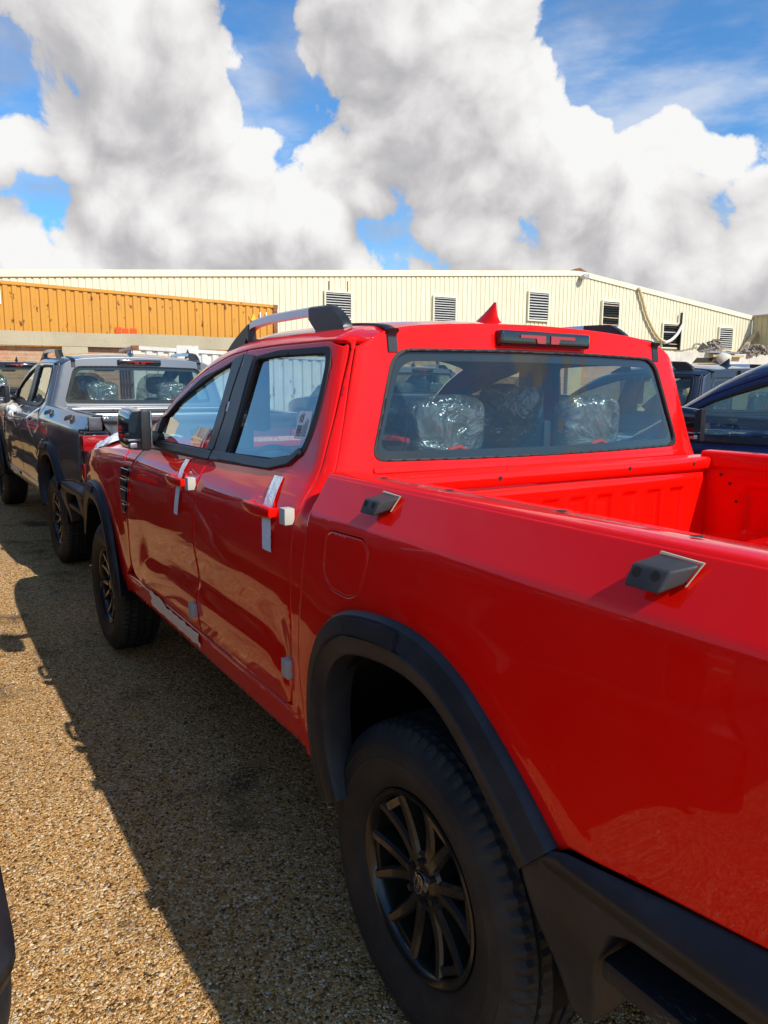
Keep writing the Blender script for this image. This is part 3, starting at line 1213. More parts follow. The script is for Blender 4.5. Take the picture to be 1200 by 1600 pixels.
        # ---------------- tail lamp
        def lamp_sec(z0, z1, o=0.):
            bm_ = bmesh.new()
            add_box(bm_, (-1.135 - o, min(s * .745, s * (.928 + o)), z0), (-.998, max(s * .745, s * (.928 + o)), z1), .012)
            return bm_
        box('bed_corner', (-1.128, min(s * .79, s * .885), 1.224), (-1.085, max(s * .79, s * .885), 1.324), 'paint', T, .008)
        lo_ = from_bm('tail_lamp', lamp_sec(.838, 1.222), 'piano_black', T, True, 40)
        for z0, z1 in ((1.075, 1.195), (.865, .985)):
            from_bm('tail_lamp_lens', lamp_sec(z0, z1, .006), 'lamp_red', lo_, True, 40)
        box('tail_lamp_reflector', (-1.145, min(s * .78, s * .90), 1.012), (-1.12, max(s * .78, s * .90), 1.05), 'chrome', lo_, .004)
        # ---------------- rear bumper side with its step recess
        bo = [(-.492, .778), (-.412, .705), (-.440, .60), (-.500, .452), (-.552, .452), (-.575, .60), (-.615, .698), (-.66, .718), (-.985, .735), (-1.045, .69),
              (-1.075, .50), (-1.10, .47), (-1.24, .48), (-1.265, .60), (-1.262, .79), (-1.21, .845), (-1.0, .838), (-.874, .826), (-.52, .786)]

        def bp(u, v, s_=s):
            y = .980 - .045 * smoothstep(.76, .84, v) - .05 * smoothstep(.72, .45, v) - .08 * smoothstep(-1.12, -1.27, u) ** 1.5
            y = y - .010 * smoothstep(.752, .742, v)
            return u, s_ * y, v
        bs = patch('bumper_side', [rounded(bo, .012, 3)], .022, bp, ref, 'plastic', T, flange=.10, edge=.006, bstep=.02)
        bm_ = bmesh.new()
        add_box(bm_, (-1.04, min(s * .70, s * .945), .585), (-.585, max(s * .70, s * .945), .625), .012)
        from_bm('bumper_step', bm_, 'plastic_scuffed', bs, True, 40)
        box('bumper_recess', (-1.06, min(s * .62, s * .80), .46), (-.50, max(s * .62, s * .80), .80), 'underbody', bs)
        # brackets clipped on the bed side
        for xb_ in (.170, -.628):
            bm_ = bmesh.new()
            prof_ = [(.074, .886, 1.250), (-.062, .886, 1.250)]
            y0 = float(fside(xb_, 1.29))
            V = [(xb_ + .034, y0 + .036, 1.301), (xb_ - .034, y0 + .036, 1.301), (xb_ - .060, y0 - .004, 1.311), (xb_ + .014, y0 - .006, 1.315),
                 (xb_ + .038, y0 + .050, 1.266), (xb_ - .028, y0 + .050, 1.266), (xb_ - .044, y0 + .012, 1.280), (xb_ + .022, y0 + .006, 1.280)]
            F = [(0, 1, 2, 3), (4, 5, 6, 7), (0, 1, 5, 4), (1, 2, 6, 5), (2, 3, 7, 6), (3, 0, 4, 7)]
            vv = [bm_.verts.new((x, s * y, z)) for x, y, z in V]
            for f in F:
                bm_.faces.new([vv[i] for i in f])
            bmesh.ops.bevel(bm_, geom=list(bm_.edges), offset=.005, segments=3, profile=.6, affect='EDGES')
            br = from_bm('bed_bracket', bm_, 'bracket', T, True, 50)
            for dx in (.020, -.014):
                cx_, cz_, cy_ = xb_ + dx, 1.290, y0 + .0412
                ring = [(cx_ + 0.0078 * math.cos(a), s * (cy_ - .35 * 0.0078 * math.sin(a)), cz_ + 0.0078 * math.sin(a)) for a in np.linspace(0, 2 * math.pi, 15)[:-1]]
                o_ = raw('bolt_hole', ring, [tuple(range(14))], 'dark_hole', br)
            pl = [(xb_ - .020, y0 + .008, 1.3165), (xb_ - .088, y0 - .004, 1.3175), (xb_ - .086, y0 - .0055, 1.311), (xb_ - .060, y0 + .013, 1.270), (xb_ - .066, y0 + .013, 1.270), (xb_ - .094, y0 - .002, 1.315), (xb_ - .090, y0 - .002, 1.322), (xb_ + .004, y0 - .002, 1.325)]
            bm_ = bmesh.new()
            vv = [bm_.verts.new((x, s * y, z)) for x, y, z in ((xb_ + .014, y0 - .008, 1.3180), (xb_ - .063, y0 - .006, 1.3140), (xb_ - .046, y0 + .010, 1.277), (xb_ - .043, y0 + .007, 1.277), (xb_ - .058, y0 - .006, 1.3105), (xb_ + .014, y0 - .006, 1.3145))]
            bm_.faces.new(vv)
            r_ = bmesh.ops.extrude_face_region(bm_, geom=list(bm_.faces))
            for e_ in r_['geom']:
                if isinstance(e_, bmesh.types.BMVert):
                    e_.co.y += s * .004
            from_bm('foam_gasket', bm_, 'gasket', br)
    # ---------------- roof with screen pillars, one pressing
    us = np.linspace(-1, 1, 61)

    def rear_x(u):
        x = .60
        for _ in range(12):
            y = min(abs(u) * float(y_door(np.array(x))), float(S_CAB(1.70)) - SDROP * RC)
            z = float(top_z(np.array(x), np.array(y)))
            x = float(back_x(np.array(y), np.array(z)))
        return x
    rear = [(rear_x(u), u) for u in us]
    hdr = lambda u: 1.945 - .20 * u * u
    roofL = rear + [(x, 1.0) for x in np.linspace(.62, 2.56, 40)] + [(x, .90) for x in np.linspace(2.56, hdr(.90), 14)]
    roofL += [(hdr(u), u) for u in np.linspace(.90, -.90, 31)[1:]] + [(x, -.90) for x in np.linspace(hdr(.90), 2.56, 14)[1:]] + [(x, -1.0) for x in np.linspace(2.56, .62, 40)]
    roofL = [(x, u) for x, u in roofL]
    roof = patch('roof', [roofL], .045, top_P(), (0, 0, 1), 'paint', T, flange=.012, edge=.006, bstep=.04)
    ws = [(hdr(u) + .004, u) for u in np.linspace(-.895, .895, 31)] + [(x, .895) for x in np.linspace(hdr(.9), 2.60, 12)[1:]] + [(2.80 - .20 * (u / .9) ** 2, u) for u in np.linspace(.895, -.895, 25)] + [(x, -.895) for x in np.linspace(2.60, hdr(.9), 12)[:-1]]
    patch('windscreen', [ws], .06, top_P(-.004), (0, 0, 1), 'glass', T, flange=0, edge=0)
    patch('headlining', [[(.66, -.93), (1.88, -.93), (1.88, .93), (.66, .93)]], .10, top_P(-.035), (0, 0, -1), 'headlining', T, flange=0, edge=0)
    # shark-fin aerial
    rows = []
    xb0 = .835
    for t in np.linspace(0, 1, 12):
        z0 = float(top_z(np.array(.9), np.array(0.))) - .01
        x_rear, x_front = xb0 + .008 * t - .03 * (1 - t) ** 5, xb0 + .17 - .150 * t ** .75
        wd = .030 * (1 - t) ** 1.5 + .004
        zz = z0 + .080 * t
        sec = []
        for a in np.linspace(0, 2 * math.pi, 17)[:-1]:
            xm, xh = (x_rear + x_front) / 2, (x_front - x_rear) / 2
            sec.append((xm + xh * math.cos(a), wd * math.sin(a), zz))
        rows.append(sec)
    loft('roof_aerial', rows, 'paint', T, caps='v', angle=70)
    # ---------------- back of the cab
    bw = []
    zt = [(float(rear_x(u)), u) for u in us]
    topb = []
    for x, u in zt:
        y = u / max(abs(u), 1e-6) * min(abs(u) * float(y_door(np.array(x))), float(S_CAB(1.70)) - SDROP * RC)
        topb.append((y, float(top_z(np.array(x), np.array(y)))))
    sideR = [(float(S_CAB(z)) - SDROP * RC, z) for z in np.linspace(1.685, 1.25, 20)]
    bwl = topb + sideR + [(-y, z) for y, z in sideR[::-1]]
    rwl = rounded([(-.700, 1.352), (.700, 1.352), (.594, 1.676), (-.594, 1.676)], [.05, .05, .06, .06], 7)
    rwl = [np.array((p[0], p[1] + .012 * (1 - (p[0] / .7) ** 2) * (1 if p[1] > 1.5 else -.6))) for p in resample(rwl, .05)]
    bk = patch('cab_back', [bwl, rwl], .028, back_P(), (-1, 0, 0), 'paint', T, flange=.014, edge=.005, bstep=.022)
    patch('rear_window', [rwl], .07, back_P(-.006), (-1, 0, 0), 'glass_rear', T, flange=0, edge=0)
    W = np.array(rwl)
    c0 = np.array((0, 1.51))
    inn = np.array([(p[0] * .958, 1.51 + (p[1] - 1.51) * (.80 if p[1] > 1.51 else .84)) for p in W])
    patch('window_frit', [W, inn], .05, back_P(-.009), (-1, 0, 0), 'ink', T, flange=0, edge=0)
    outr = np.array([(p[0] * 1.008, 1.51 + (p[1] - 1.51) * 1.02) for p in W])
    inn2 = np.array([(p[0] * .990, 1.51 + (p[1] - 1.51) * .972) for p in W])
    patch('window_seal', [outr, inn2], .05, back_P(.002), (-1, 0, 0), 'seal', T, flange=.012, edge=.002)
    for z, hgt, ln in ((1.322, .010, .70), (1.293, .008, .72)):
        patch('cab_swage', [rounded([(-ln, z - hgt), (ln, z - hgt), (ln, z + hgt), (-ln, z + hgt)], .008, 3)], .05, back_P(.005), (-1, 0, 0), 'paint', bk, flange=.006, edge=.004)
    # high stop lamp
    zl = 1.728
    xl = float(back_x(np.array(0.), np.array(zl)))
    bm_ = bmesh.new()
    add_box(bm_, (xl - .028, -.205, zl - .026), (xl + .03, .205, zl + .026), .012, seg=3)
    hl = from_bm('stop_lamp', bm_, 'piano_black', T, True, 45)
    for sgn in (1, -1):
        xx = xl - .0285
        pts = [(.012, .012), (.125, .012), (.125, .002), (.055, .002), (.048, -.014), (.012, -.014)]
        vs = [(xx, sgn * y, zl + z) for y, z in pts] + [(xx - .003, sgn * y, zl + z) for y, z in pts]
        n = len(pts)
        raw('stop_lamp_lens', vs, [tuple(range(n, 2 * n)), tuple(range(n))] + [(i, (i + 1) % n, n + (i + 1) % n, n + i) for i in range(n)], 'lamp_red', hl)
    # ---------------- front end of the load bed
    def fp(u, v):
        e = 0
        for i in range(10):
            yc = -.585 + i * .13
            e = e + smoothstep(.046, .030, np.abs(u - yc))
        e = e * smoothstep(1.205, 1.185, v) * smoothstep(.86, .89, v)
        return .458 + .018 * e + .010 * smoothstep(1.23, 1.25, v), u, v
    patch('bed_front_panel', [[(-.765, .80), (.765, .80), (.765, 1.262), (-.765, 1.262)]], .0155, fp, (-1, 0, 0), 'paint', T, flange=0, edge=0)
    rows = []
    for y in np.linspace(-.79, .79, 9):
        sec = [(.476, 1.262), (.453, 1.262), (.446, 1.270), (.446, 1.300), (.454, 1.309), (.480, 1.309), (.498, 1.314), (.520, 1.314), (.520, 1.27)]
        rows.append([(x, y, z) for x, z in sec])
    loft('bed_header', rows, 'paint', T, caps='v', angle=50)
    for y in (.62, .30, -.30, -.66):
        vs = [(.4445, y + .008 * math.cos(a), 1.287 + .008 * math.sin(a)) for a in np.linspace(0, 2 * math.pi, 11)[:-1]]
        raw('header_hole', vs, [tuple(range(10))], 'seal', T)
    # bed floor with ribs
    vs, fs = [], []
    ys = np.linspace(-.77, .77, 57)
    for y in ys:
        z = .835 + .012 * (math.sin(y * 2 * math.pi / .11) > 0)
        vs += [(-1.11, y, z), (.47, y, z)]
    fs = [(2 * i, 2 * i + 1, 2 * i + 3, 2 * i + 2) for i in range(len(ys) - 1)]
    raw('bed_floor', vs, fs, 'paint', T, fix=False)
    # ---------------- tailgate
    def tg(u, v):
        x = -1.142 + .012 * smoothstep(.70, .76, np.abs(u)) - .016 * smoothstep(1.27, 1.30, v) * smoothstep(1.335, 1.325, v)
        x = x + .014 * smoothstep(.52, .48, np.abs(u)) * smoothstep(1.14, 1.11, v) * smoothstep(.92, .95, v)
        return x, u, v
    tgl = rounded([(-.735, .835), (.735, .835), (.735, 1.20), (.765, 1.235), (.80, 1.328), (-.80, 1.328), (-.765, 1.235), (-.735, 1.20)], .012, 3)
    tgo = patch('tailgate', [tgl], .024, tg, (-1, 0, 0), 'paint', T, flange=.055, edge=.005)
    box('tailgate_inner', (-1.10, -.755, .84), (-1.085, .755, 1.325), 'paint', tgo)
    box('tailgate_handle', (-1.158, -.13, 1.165), (-1.138, .13, 1.225), 'plastic', tgo, .008)
    # rear bumper bar, number-plate recess
    rows = []
    for y in np.linspace(-.90, .90, 25):
        k_ = -.03 * (1 - (y / .9) ** 2)
        low_ = .07 * (abs(y) < .38)
        sec = [(-1.17, .845), (-1.235 + k_, .848), (-1.268 + k_, .82), (-1.275 + k_, .70), (-1.262 + k_, .56), (-1.20 + k_, .50), (-1.12, .50)]
        rows.append([(x, y, z - (low_ if j == 1 else 0)) for j, (x, z) in enumerate(sec)])
    loft('rear_bumper', rows, 'plastic', T, angle=35)
    # ---------------- bonnet, front
    hl_ = [(2.66, u) for u in np.linspace(-1, 1, 21)] + [(x, 1.0) for x in np.linspace(2.75, 3.98, 16)] + [(4.02 - .0 * u, u) for u in np.linspace(1, -1, 25)] + [(x, -1.0) for x in np.linspace(3.98, 2.75, 16)]
    patch('bonnet', [hl_], .05, hood_P(), (0, 0, 1), 'paint', T, flange=.03, edge=.005)
    rows = []
    for y in np.linspace(-.86, .86, 29):
        xf = 4.10 - .085 * (abs(y) / .86) ** 2.4
        rows.append([(xf - .10, y, 1.06), (xf - .03, y, 1.045), (xf, y, .98), (xf + .02, y, .80), (xf + .04, y, .68), (xf + .03, y, .55), (xf - .06, y, .47), (xf - .3, y, .44)])
    loft('front_bumper', rows, 'paint', T, angle=60)
    gr = box('grille', (4.085, -.56, .74), (4.135, .56, 1.035), 'trim_black', T, .02)
    for z in (.80, .865, .93, .985):
        box('grille_bar', (4.13, -.52, z - .012), (4.15, .52, z + .012), 'plastic', gr, .005)
    for s in (1, -1):
        hb = box('headlight', (3.99, min(s * .58, s * .80), .83), (4.10, max(s * .58, s * .80), 1.035), 'lamp_white', T, .02)
        box('headlight_strip', (4.08, min(s * .60, s * .66), .85), (4.108, max(s * .60, s * .66), 1.02), 'chrome', hb, .006)
    # ---------------- underbody and inner shell
    bm_ = bmesh.new()
    add_box(bm_, (.46, -.86, .50), (2.62, .86, .60))
    add_box(bm_, (-1.15, -.50, .52), (4.0, .50, .80))
    add_box(bm_, (.525, -.74, .55), (.565, .74, 1.25))
    add_box(bm_, (2.60, -.80, .55), (2.68, .80, 1.20))
    for y in (.42, -.42):
        add_box(bm_, (-1.2, y - .05, .42), (3.9, y + .05, .55))
    add_box(bm_, (-.06, -.70, .33), (.06, .70, .45))
    add_box(bm_, (3.21, -.70, .33), (3.33, .70, .45))
    add_box(bm_, (2.7, -.48, .45), (3.98, .48, 1.12))
    from_bm('chassis', bm_, 'underbody', T)
    bm_ = bmesh.new()
    add_box(bm_, (.60, -.84, .60), (2.6, .84, .64))
    for s in (1, -1):
        add_box(bm_, (.66, min(s * .80, s * .865), .62), (2.42, max(s * .80, s * .865), 1.255), .02)
        add_box(bm_, (1.34, min(s * .745, s * .795), 1.18), (1.50, max(s * .745, s * .795), 1.42), .02)
        add_box(bm_, (1.33, min(s * .68, s * .732), 1.40), (1.47, max(s * .68, s * .732), 1.70), .02)
    add_box(bm_, (.60, -.78, .62), (.675, .78, 1.335), .02)
    from_bm('cabin_trim', bm_, 'dash', T, True, 40)
    rows = []
    for y in np.linspace(-.84, .84, 11):
        rows.append([(2.62, y, .70), (2.30, y, .75), (2.12, y, .95), (2.08, y, 1.10), (2.13, y, 1.19), (2.28, y, 1.225), (2.62, y, 1.215)])
    loft('dashboard', rows, 'dash', T, angle=60)
    box('screen_panel', (2.035, -.11, .98), (2.06, .11, 1.235), 'piano_black', T, .008)
    ring = []
    c = Vector((1.93, .38, 1.115))
    ax = Vector((-.90, 0, .43)).normalized()
    e1 = Vector((0, 1, 0))
    e2 = ax.cross(e1)
    st = tube('steering_wheel', [c + e1 * (.188 * math.cos(a)) + e2 * (.188 * math.sin(a)) for a in np.linspace(0, 2 * math.pi, 33)[:-1]], .0155, 'trim_black', T, 10, True)
    bm_ = bmesh.new()
    rot = Matrix((e1, e2, ax)).transposed()
    add_box(bm_, c - Vector((.07, .055, .02)) - ax * .02, c + Vector((.07, .055, .02)) - ax * .02, .015, rot)
    add_box(bm_, c - Vector((.17, .016, .008)) - ax * .02, c + Vector((.17, .016, .008)) - ax * .02, .005, rot)
    from_bm('steering_hub', bm_, 'trim_black', st, True, 40)
    # seats
    def pad(bm_, P0, P1, w0, w1, t, n=9):
        """cushion lofted from P0 to P1 (x,z), half widths w0->w1, thickness t"""
        pass
    def cushion(name, y, pts, halfw, thick, matn, parent, k=.55):
        rows = []
        P_ = np.array(spline(pts, 5))
        n = len(P_)
        tg_ = np.gradient(P_, axis=0)
        tg_ /= np.linalg.norm(tg_, axis=1)[:, None]
        for i in range(n):
            nrm = np.array((-tg_[i][1], tg_[i][0]))
            e = i / (n - 1)
            sc = (1 - abs(2 * e - 1) ** 6 * .55)
            sec = []
            for a in np.linspace(0, 2 * math.pi, 21)[:-1]:
                ca, sa_ = math.cos(a), math.sin(a)
                yy = y + halfw * sc * math.copysign(abs(ca) ** k, ca)
                q = P_[i] + nrm * (thick * sc * math.copysign(abs(sa_) ** k, sa_))
                sec.append((q[0], yy, q[1]))
            rows.append(sec)
        return loft(name, rows, matn, parent, caps='v', angle=70)
    for y in (.37, -.37):
        st_ = cushion('front_seat', y, [(1.86, .86), (1.6, .84), (1.40, .82)], .25, .07, 'cloth', T)
        cushion('seat_back', y, [(1.40, .80), (1.33, 1.05), (1.24, 1.36)], .24, .065, 'cloth', st_)
        cushion('seat_head_rest', y, [(1.235, 1.41), (1.215, 1.50), (1.20, 1.585)], .125, .045, 'cloth', st_)
        cushion('seat_film', y, [(1.39, 1.0), (1.30, 1.20), (1.23, 1.38), (1.20, 1.615)], .23, .085, 'film', st_, .8)
    rs = cushion('rear_seat', 0, [(1.12, .84), (.95, .83), (.80, .82)], .66, .06, 'cloth', T)
    cushion('seat_back', 0, [(.80, .82), (.75, 1.05), (.705, 1.325)], .66, .045, 'cloth', rs)
    for y in (.335, -.335):
        cushion('seat_head_rest', y, [(.705, 1.33), (.70, 1.42), (.695, 1.515)], .125, .042, 'cloth_grey', rs)
        fl = cushion('seat_film', y, [(.70, 1.315), (.692, 1.40), (.69, 1.48), (.69, 1.545)], .150, .066, 'film', rs, .75)
        tube('tether_strap', [(.625, y - .05, 1.352), (.628, y - .015, 1.375), (.63, y + .02, 1.368), (.625, y + .05, 1.352)], .0085, 'strap_red', rs, 6)
    box('inner_mirror', (1.90, -.11, 1.63), (1.925, .11, 1.70), 'trim_black', T, .01)
    for y in (.42, -.42):
        box('sun_visor', (1.70, y - .18, 1.715), (1.86, y + .18, 1.735), 'headlining', T, .008)
    return T


# ------------------------------------------------------------------ wheel, one mesh set for all
WHEEL = {}


def wheel_parts():
    # tyre of revolution about y, outer face at y = +.1275
    prof_ = [(.222, .082), (.228, .098), (.240, .108), (.262, .119), (.285, .1265), (.300, .1285), (.303, .1300), (.307, .1300), (.310, .1285), (.325, .1268), (.335, .1240), (.338, .1262), (.345, .1232), (.362, .113), (.372, .106)]
    tread = [(.3795, .100), (.3845, .0935), (.3875, .080), (.3885, .0715), (.3790, .0700), (.3790, .0600), (.3890, .0585), (.3900, .030), (.3905, .0225), (.3805, .0212), (.3805, .0105), (.3908, .0090)]
    half = prof_ + tread
    full = half + [(r, -y) for r, y in half[::-1]]
    nseg = 216
    vs = []
    for i in range(nseg):
        a = 2 * math.pi * i / nseg
        ph = i % 3
        for j, (r, y) in enumerate(full):
            rr = r
            jj = min(j, len(full) - 1 - j)
            if jj in (13, 14, 15, 16, 17) and ph == 0:
                rr -= .0075 if jj > 13 else .004
            if jj in (21, 22) and (i + 1) % 3 == 0:
                rr -= .006
            vs.append((rr * math.cos(a), y, rr * math.sin(a)))
    nv = len(full)
    fs = grid_faces(nseg, nv, True)
    me = bpy.data.meshes.new('tyre')
    me.from_pydata(vs, [], fs)
    bm = bmesh.new()
    bm.from_mesh(me)
    bmesh.ops.recalc_face_normals(bm, faces=bm.faces)
    bm.to_mesh(me)
    bm.free()
    me.polygons.foreach_set('use_smooth', [True] * len(me.polygons))
    me.set_sharp_from_angle(angle=rad(18))
    me.materials.append(M['rubber'])
    WHEEL['tyre'] = me
    # rim: barrel, lip and split spokes
    bm = bmesh.new()

    def rev(pr, n=72):
        base = [[bm.verts.new((r * math.cos(2 * math.pi * i / n), y, r * math.sin(2 * math.pi * i / n))) for r, y in pr] for i in range(n)]
        for i in range(n):
            for j in range(len(pr) - 1):
                bm.faces.new((base[i][j], base[(i + 1) % n][j], base[(i + 1) % n][j + 1], base[i][j + 1]))
    rev([(.222, .085), (.2265, .096), (.2275, .104), (.222, .107), (.214, .103), (.206, .090), (.203, .07), (.198, .0), (.198, -.10), (.225, -.115)])
    rev([(.0, .083), (.034, .083), (.040, .079), (.066, .078), (.075, .070), (.075, .02)], 48)
    for kk in range(6):
        for sg in (-1, 1):
            a0 = 2 * math.pi * kk / 6 + math.pi / 12 * 0
            aa = a0 + sg * rad(8)
            ab = a0 + sg * rad(15)
            rows = []
            for t in np.linspace(0, 1, 7):
                r = .052 + (.208 - .052) * t
                an = aa + (ab - aa) * t
                hw = .0225 - .0055 * t
                yt = .079 + .016 * t ** 2 - .004 * math.sin(math.pi * t)
                c_, s_ = math.cos(an), math.sin(an)
                tx, tz = -s_, c_
                sec = []
                for o_, yy in ((-hw, yt - .040), (-hw * .82, yt - .007), (-hw * .45, yt), (hw * .45, yt), (hw * .82, yt - .007), (hw, yt - .040)):
                    sec.append(bm.verts.new((r * c_ + tx * o_, yy, r * s_ + tz * o_)))
                rows.append(sec)
            for i in range(6):
                for j in range(5):
                    bm.faces.new((rows[i][j], rows[i + 1][j], rows[i + 1][j + 1], rows[i][j + 1]))
                bm.faces.new((rows[i][5], rows[i + 1][5], rows[i + 1][0], rows[i][0]))
        # web that ties each pair together near the rim
        an = 2 * math.pi * kk / 6
        for r0, r1 in ((.186, .206),):
            q = []
            for r in (r0, r1):
                for sg in (-1, 1):
                    for yy in (.088, .055):
                        a = an + sg * rad(13.5)
                        q.append(bm.verts.new((r * math.cos(a), yy, r * math.sin(a))))
            for f in ((0, 1, 3, 2), (4, 5, 7, 6), (0, 1, 5, 4), (2, 3, 7, 6), (0, 2, 6, 4), (1, 3, 7, 5)):
                bm.faces.new([q[i] for i in f])
    bmesh.ops.recalc_face_normals(bm, faces=bm.faces)
    me = bpy.data.meshes.new('wheel')
    bm.to_mesh(me)
    bm.free()
    me.polygons.foreach_set('use_smooth', [True] * len(me.polygons))
    me.set_sharp_from_angle(angle=rad(34))
    me.materials.append(M['rim'])
    WHEEL['wheel'] = me
    # brake disc and drum
    bm = bmesh.new()
    rev([(.0, .015), (.155, .015), (.155, -.01), (.0, -.01)], 48)
    bmesh.ops.recalc_face_normals(bm, faces=bm.faces)
    me = bpy.data.meshes.new('brake_disc')
    bm.to_mesh(me)
    bm.free()
    me.materials.append(M['brake'])
    WHEEL['brake_disc'] = me
    # lug nut
    bm = bmesh.new()
    bmesh.ops.create_cone(bm, cap_ends=True, segments=6, radius1=.0105, radius2=.009, depth=.022, matrix=Matrix.Rotation(rad(-90), 4, 'X'))
    me = bpy.data.meshes.new('lug_nut')
    bm.to_mesh(me)
    bm.free()
    me.materials.append(M['brake'])
    WHEEL['lug_nut'] = me
    # centre cap with its oval emblem
    bm = bmesh.new()
    rev([(.0, .0905), (.027, .090), (.031, .086), (.032, .07)], 40)
    bmesh.ops.recalc_face_normals(bm, faces=bm.faces)
    me = bpy.data.meshes.new('centre_cap')
    bm.to_mesh(me)
    bm.free()
    me.polygons.foreach_set('use_smooth', [True] * len(me.polygons))
    me.materials.append(M['piano_black'])
    WHEEL['centre_cap'] = me
    bm = bmesh.new()
    n = 40
    A = [bm.verts.new((.027 * math.cos(2 * math.pi * i / n), .0920, .0165 * math.sin(2 * math.pi * i / n))) for i in range(n)]
    B = [bm.verts.new((.0245 * math.cos(2 * math.pi * i / n), .0922, .0142 * math.sin(2 * math.pi * i / n))) for i in range(n)]
    for i in range(n):
        bm.faces.new((A[i], A[(i + 1) % n], B[(i + 1) % n], B[i]))
    me = bpy.data.meshes.new('oval_emblem')
    bm.to_mesh(me)
    bm.free()
    cu = bpy.data.curves.new('script', 'FONT')
    cu.body = 'Ford'
    cu.size = .019
    cu.shear = .35
    cu.align_x = 'CENTER'
    cu.align_y = 'CENTER'
    to = bpy.data.objects.new('script', cu)
    tm = bpy.data.meshes.new_from_object(to)
    bm = bmesh.new()
    bm.from_mesh(me)
    n0 = len(bm.verts)
    bm.from_mesh(tm)
    bm.verts.ensure_lookup_table()
    for v in bm.verts[n0:]:
        x, y, _ = v.co
        v.co = Vector((-x, .0923, y))
    bm.to_mesh(me)
    bm.free()
    bpy.data.objects.remove(to)
    bpy.data.curves.remove(cu)
    bpy.data.meshes.remove(tm)
    me.materials.append(M['badge'])
    WHEEL['oval_emblem'] = me


def wheel(loc, s, T):
    if not WHEEL:
        wheel_parts()
    w_ = bpy.data.objects.new('wheel', WHEEL['wheel'])
    COL.objects.link(w_)
    w_.parent = T
    w_.location = loc
    w_.rotation_euler = (0, (.35 if loc[0] > 1 else .16) * s, 0 if s > 0 else math.pi)
    for nm in ('tyre', 'brake_disc', 'centre_cap', 'oval_emblem'):
        o = bpy.data.objects.new(nm, WHEEL[nm])
        COL.objects.link(o)
        o.parent = w_
        if nm == 'oval_emblem':
            o.rotation_euler = (0, 1.1, 0)
    for i in range(6):
        a = 2 * math.pi * (i + .5) / 6
        o = bpy.data.objects.new('lug_nut', WHEEL['lug_nut'])
        COL.objects.link(o)
        o.parent = w_
        o.location = (.052 * math.cos(a), .080, .052 * math.sin(a))
    return w_

# ------------------------------------------------------------------ the yard
def ground_z(x, y):
    return (.028 * np.maximum(0, np.minimum(x, 9.) - 3.2) * smoothstep(3.2, 5.5, x) + .012 * np.maximum(0, np.minimum(x, 40.) - 9.)) * smoothstep(140, 45, x) + 0 * y


def build_ground():
    xs = np.unique(np.concatenate([np.linspace(-400, -12, 12), np.linspace(-12, 45, 115), np.linspace(45, 600, 20)]))
    ys = np.unique(np.concatenate([np.linspace(-500, -40, 12), np.linspace(-40, 30, 71), np.linspace(30, 500, 12)]))
    X, Y = np.meshgrid(xs, ys, indexing='ij')
    Z = ground_z(X, Y)
    vs = np.stack([X.ravel(), Y.ravel(), Z.ravel()], 1)
    o = raw('ground', vs, grid_faces(len(xs), len(ys)), 'gravel_yard', None, smooth=True, fix=False)
    if o.data.polygons[0].normal.z < 0:
        o.data.flip_normals()
    tag(o, kind='structure')
    # loose grit lying on it where the camera looks down on it
    oc = np.array([(1, 0, 0), (-1, 0, 0), (0, 1, 0), (0, -1, 0), (0, 0, 1), (0, 0, -1)], float)
    ofc = [(0, 2, 4), (2, 1, 4), (1, 3, 4), (3, 0, 4), (2, 0, 5), (1, 2, 5), (3, 1, 5), (0, 3, 5)]
    V, F, tone = [], [], []
    N = 52000
    u = rng.random(N)
    px = -.2 + 7.2 * u ** 1.9
    py = .35 + 2.2 * rng.random(N)
    size = .0026 + .0038 * rng.random(N) ** 2.2
    size = np.where(rng.random(N) < .01, size * 1.7, size)
    yaw = rng.random(N) * 6.283
    tn = rng.random(N)
    pz = ground_z(px, py)
    for i in range(N):
        sc = size[i] * np.array((1.25, .85, .62)) * (.8 + .4 * rng.random(3))
        p = oc * sc * (.85 + .3 * rng.random((6, 1)))
        c_, s_ = math.cos(yaw[i]), math.sin(yaw[i])
        q = np.stack([p[:, 0] * c_ - p[:, 1] * s_, p[:, 0] * s_ + p[:, 1] * c_, p[:, 2]], 1)
        q += (px[i], py[i], pz[i] + size[i] * .28)
        V.append(q)
    V = np.concatenate(V)
    base = (np.arange(N) * 6)[:, None, None]
    Fa = (np.array(ofc)[None] + base).reshape(-1, 3)
    me = bpy.data.meshes.new('loose_gravel')
    me.vertices.add(len(V))
    me.vertices.foreach_set('co', V.ravel())
    me.loops.add(len(Fa) * 3)
    me.loops.foreach_set('vertex_index', Fa.ravel())
    me.polygons.add(len(Fa))
    me.polygons.foreach_set('loop_start', np.arange(len(Fa)) * 3)
    me.update()
    at_ = me.attributes.new('tone', 'FLOAT', 'POINT')
    at_.data.foreach_set('value', np.repeat(tn, 6))
    o = link('loose_gravel', me, 'grit')
    tag(o, 'golden loose gravel strewn over the yard beside the red pickup', 'gravel', kind='stuff')


# the sheds stand square to the row of trucks; wall line runs along WD, seen as depth a/(1 - b t)
BW = .518
TH = math.atan(BW)
hf = np.array([math.cos(YAW), math.sin(YAW), 0.])
hr = np.array([math.sin(YAW), -math.cos(YAW), 0.])
WD = hr * math.cos(TH) + hf * math.sin(TH)          # along the wall, to the right
WN = hr * math.sin(TH) - hf * math.cos(TH)          # out of the wall, towards the yard


def wall_pt(a, px, py):
    """point of the wall plane whose depth at the picture centre is a, seen at a pixel of the photograph"""
    P0 = np.array([CAM[0], CAM[1], 0]) + hf * a
    d = ray(px, py)
    k_ = np.dot(P0 - CAM, WN) / np.dot(d, WN)
    return CAM + d * k_


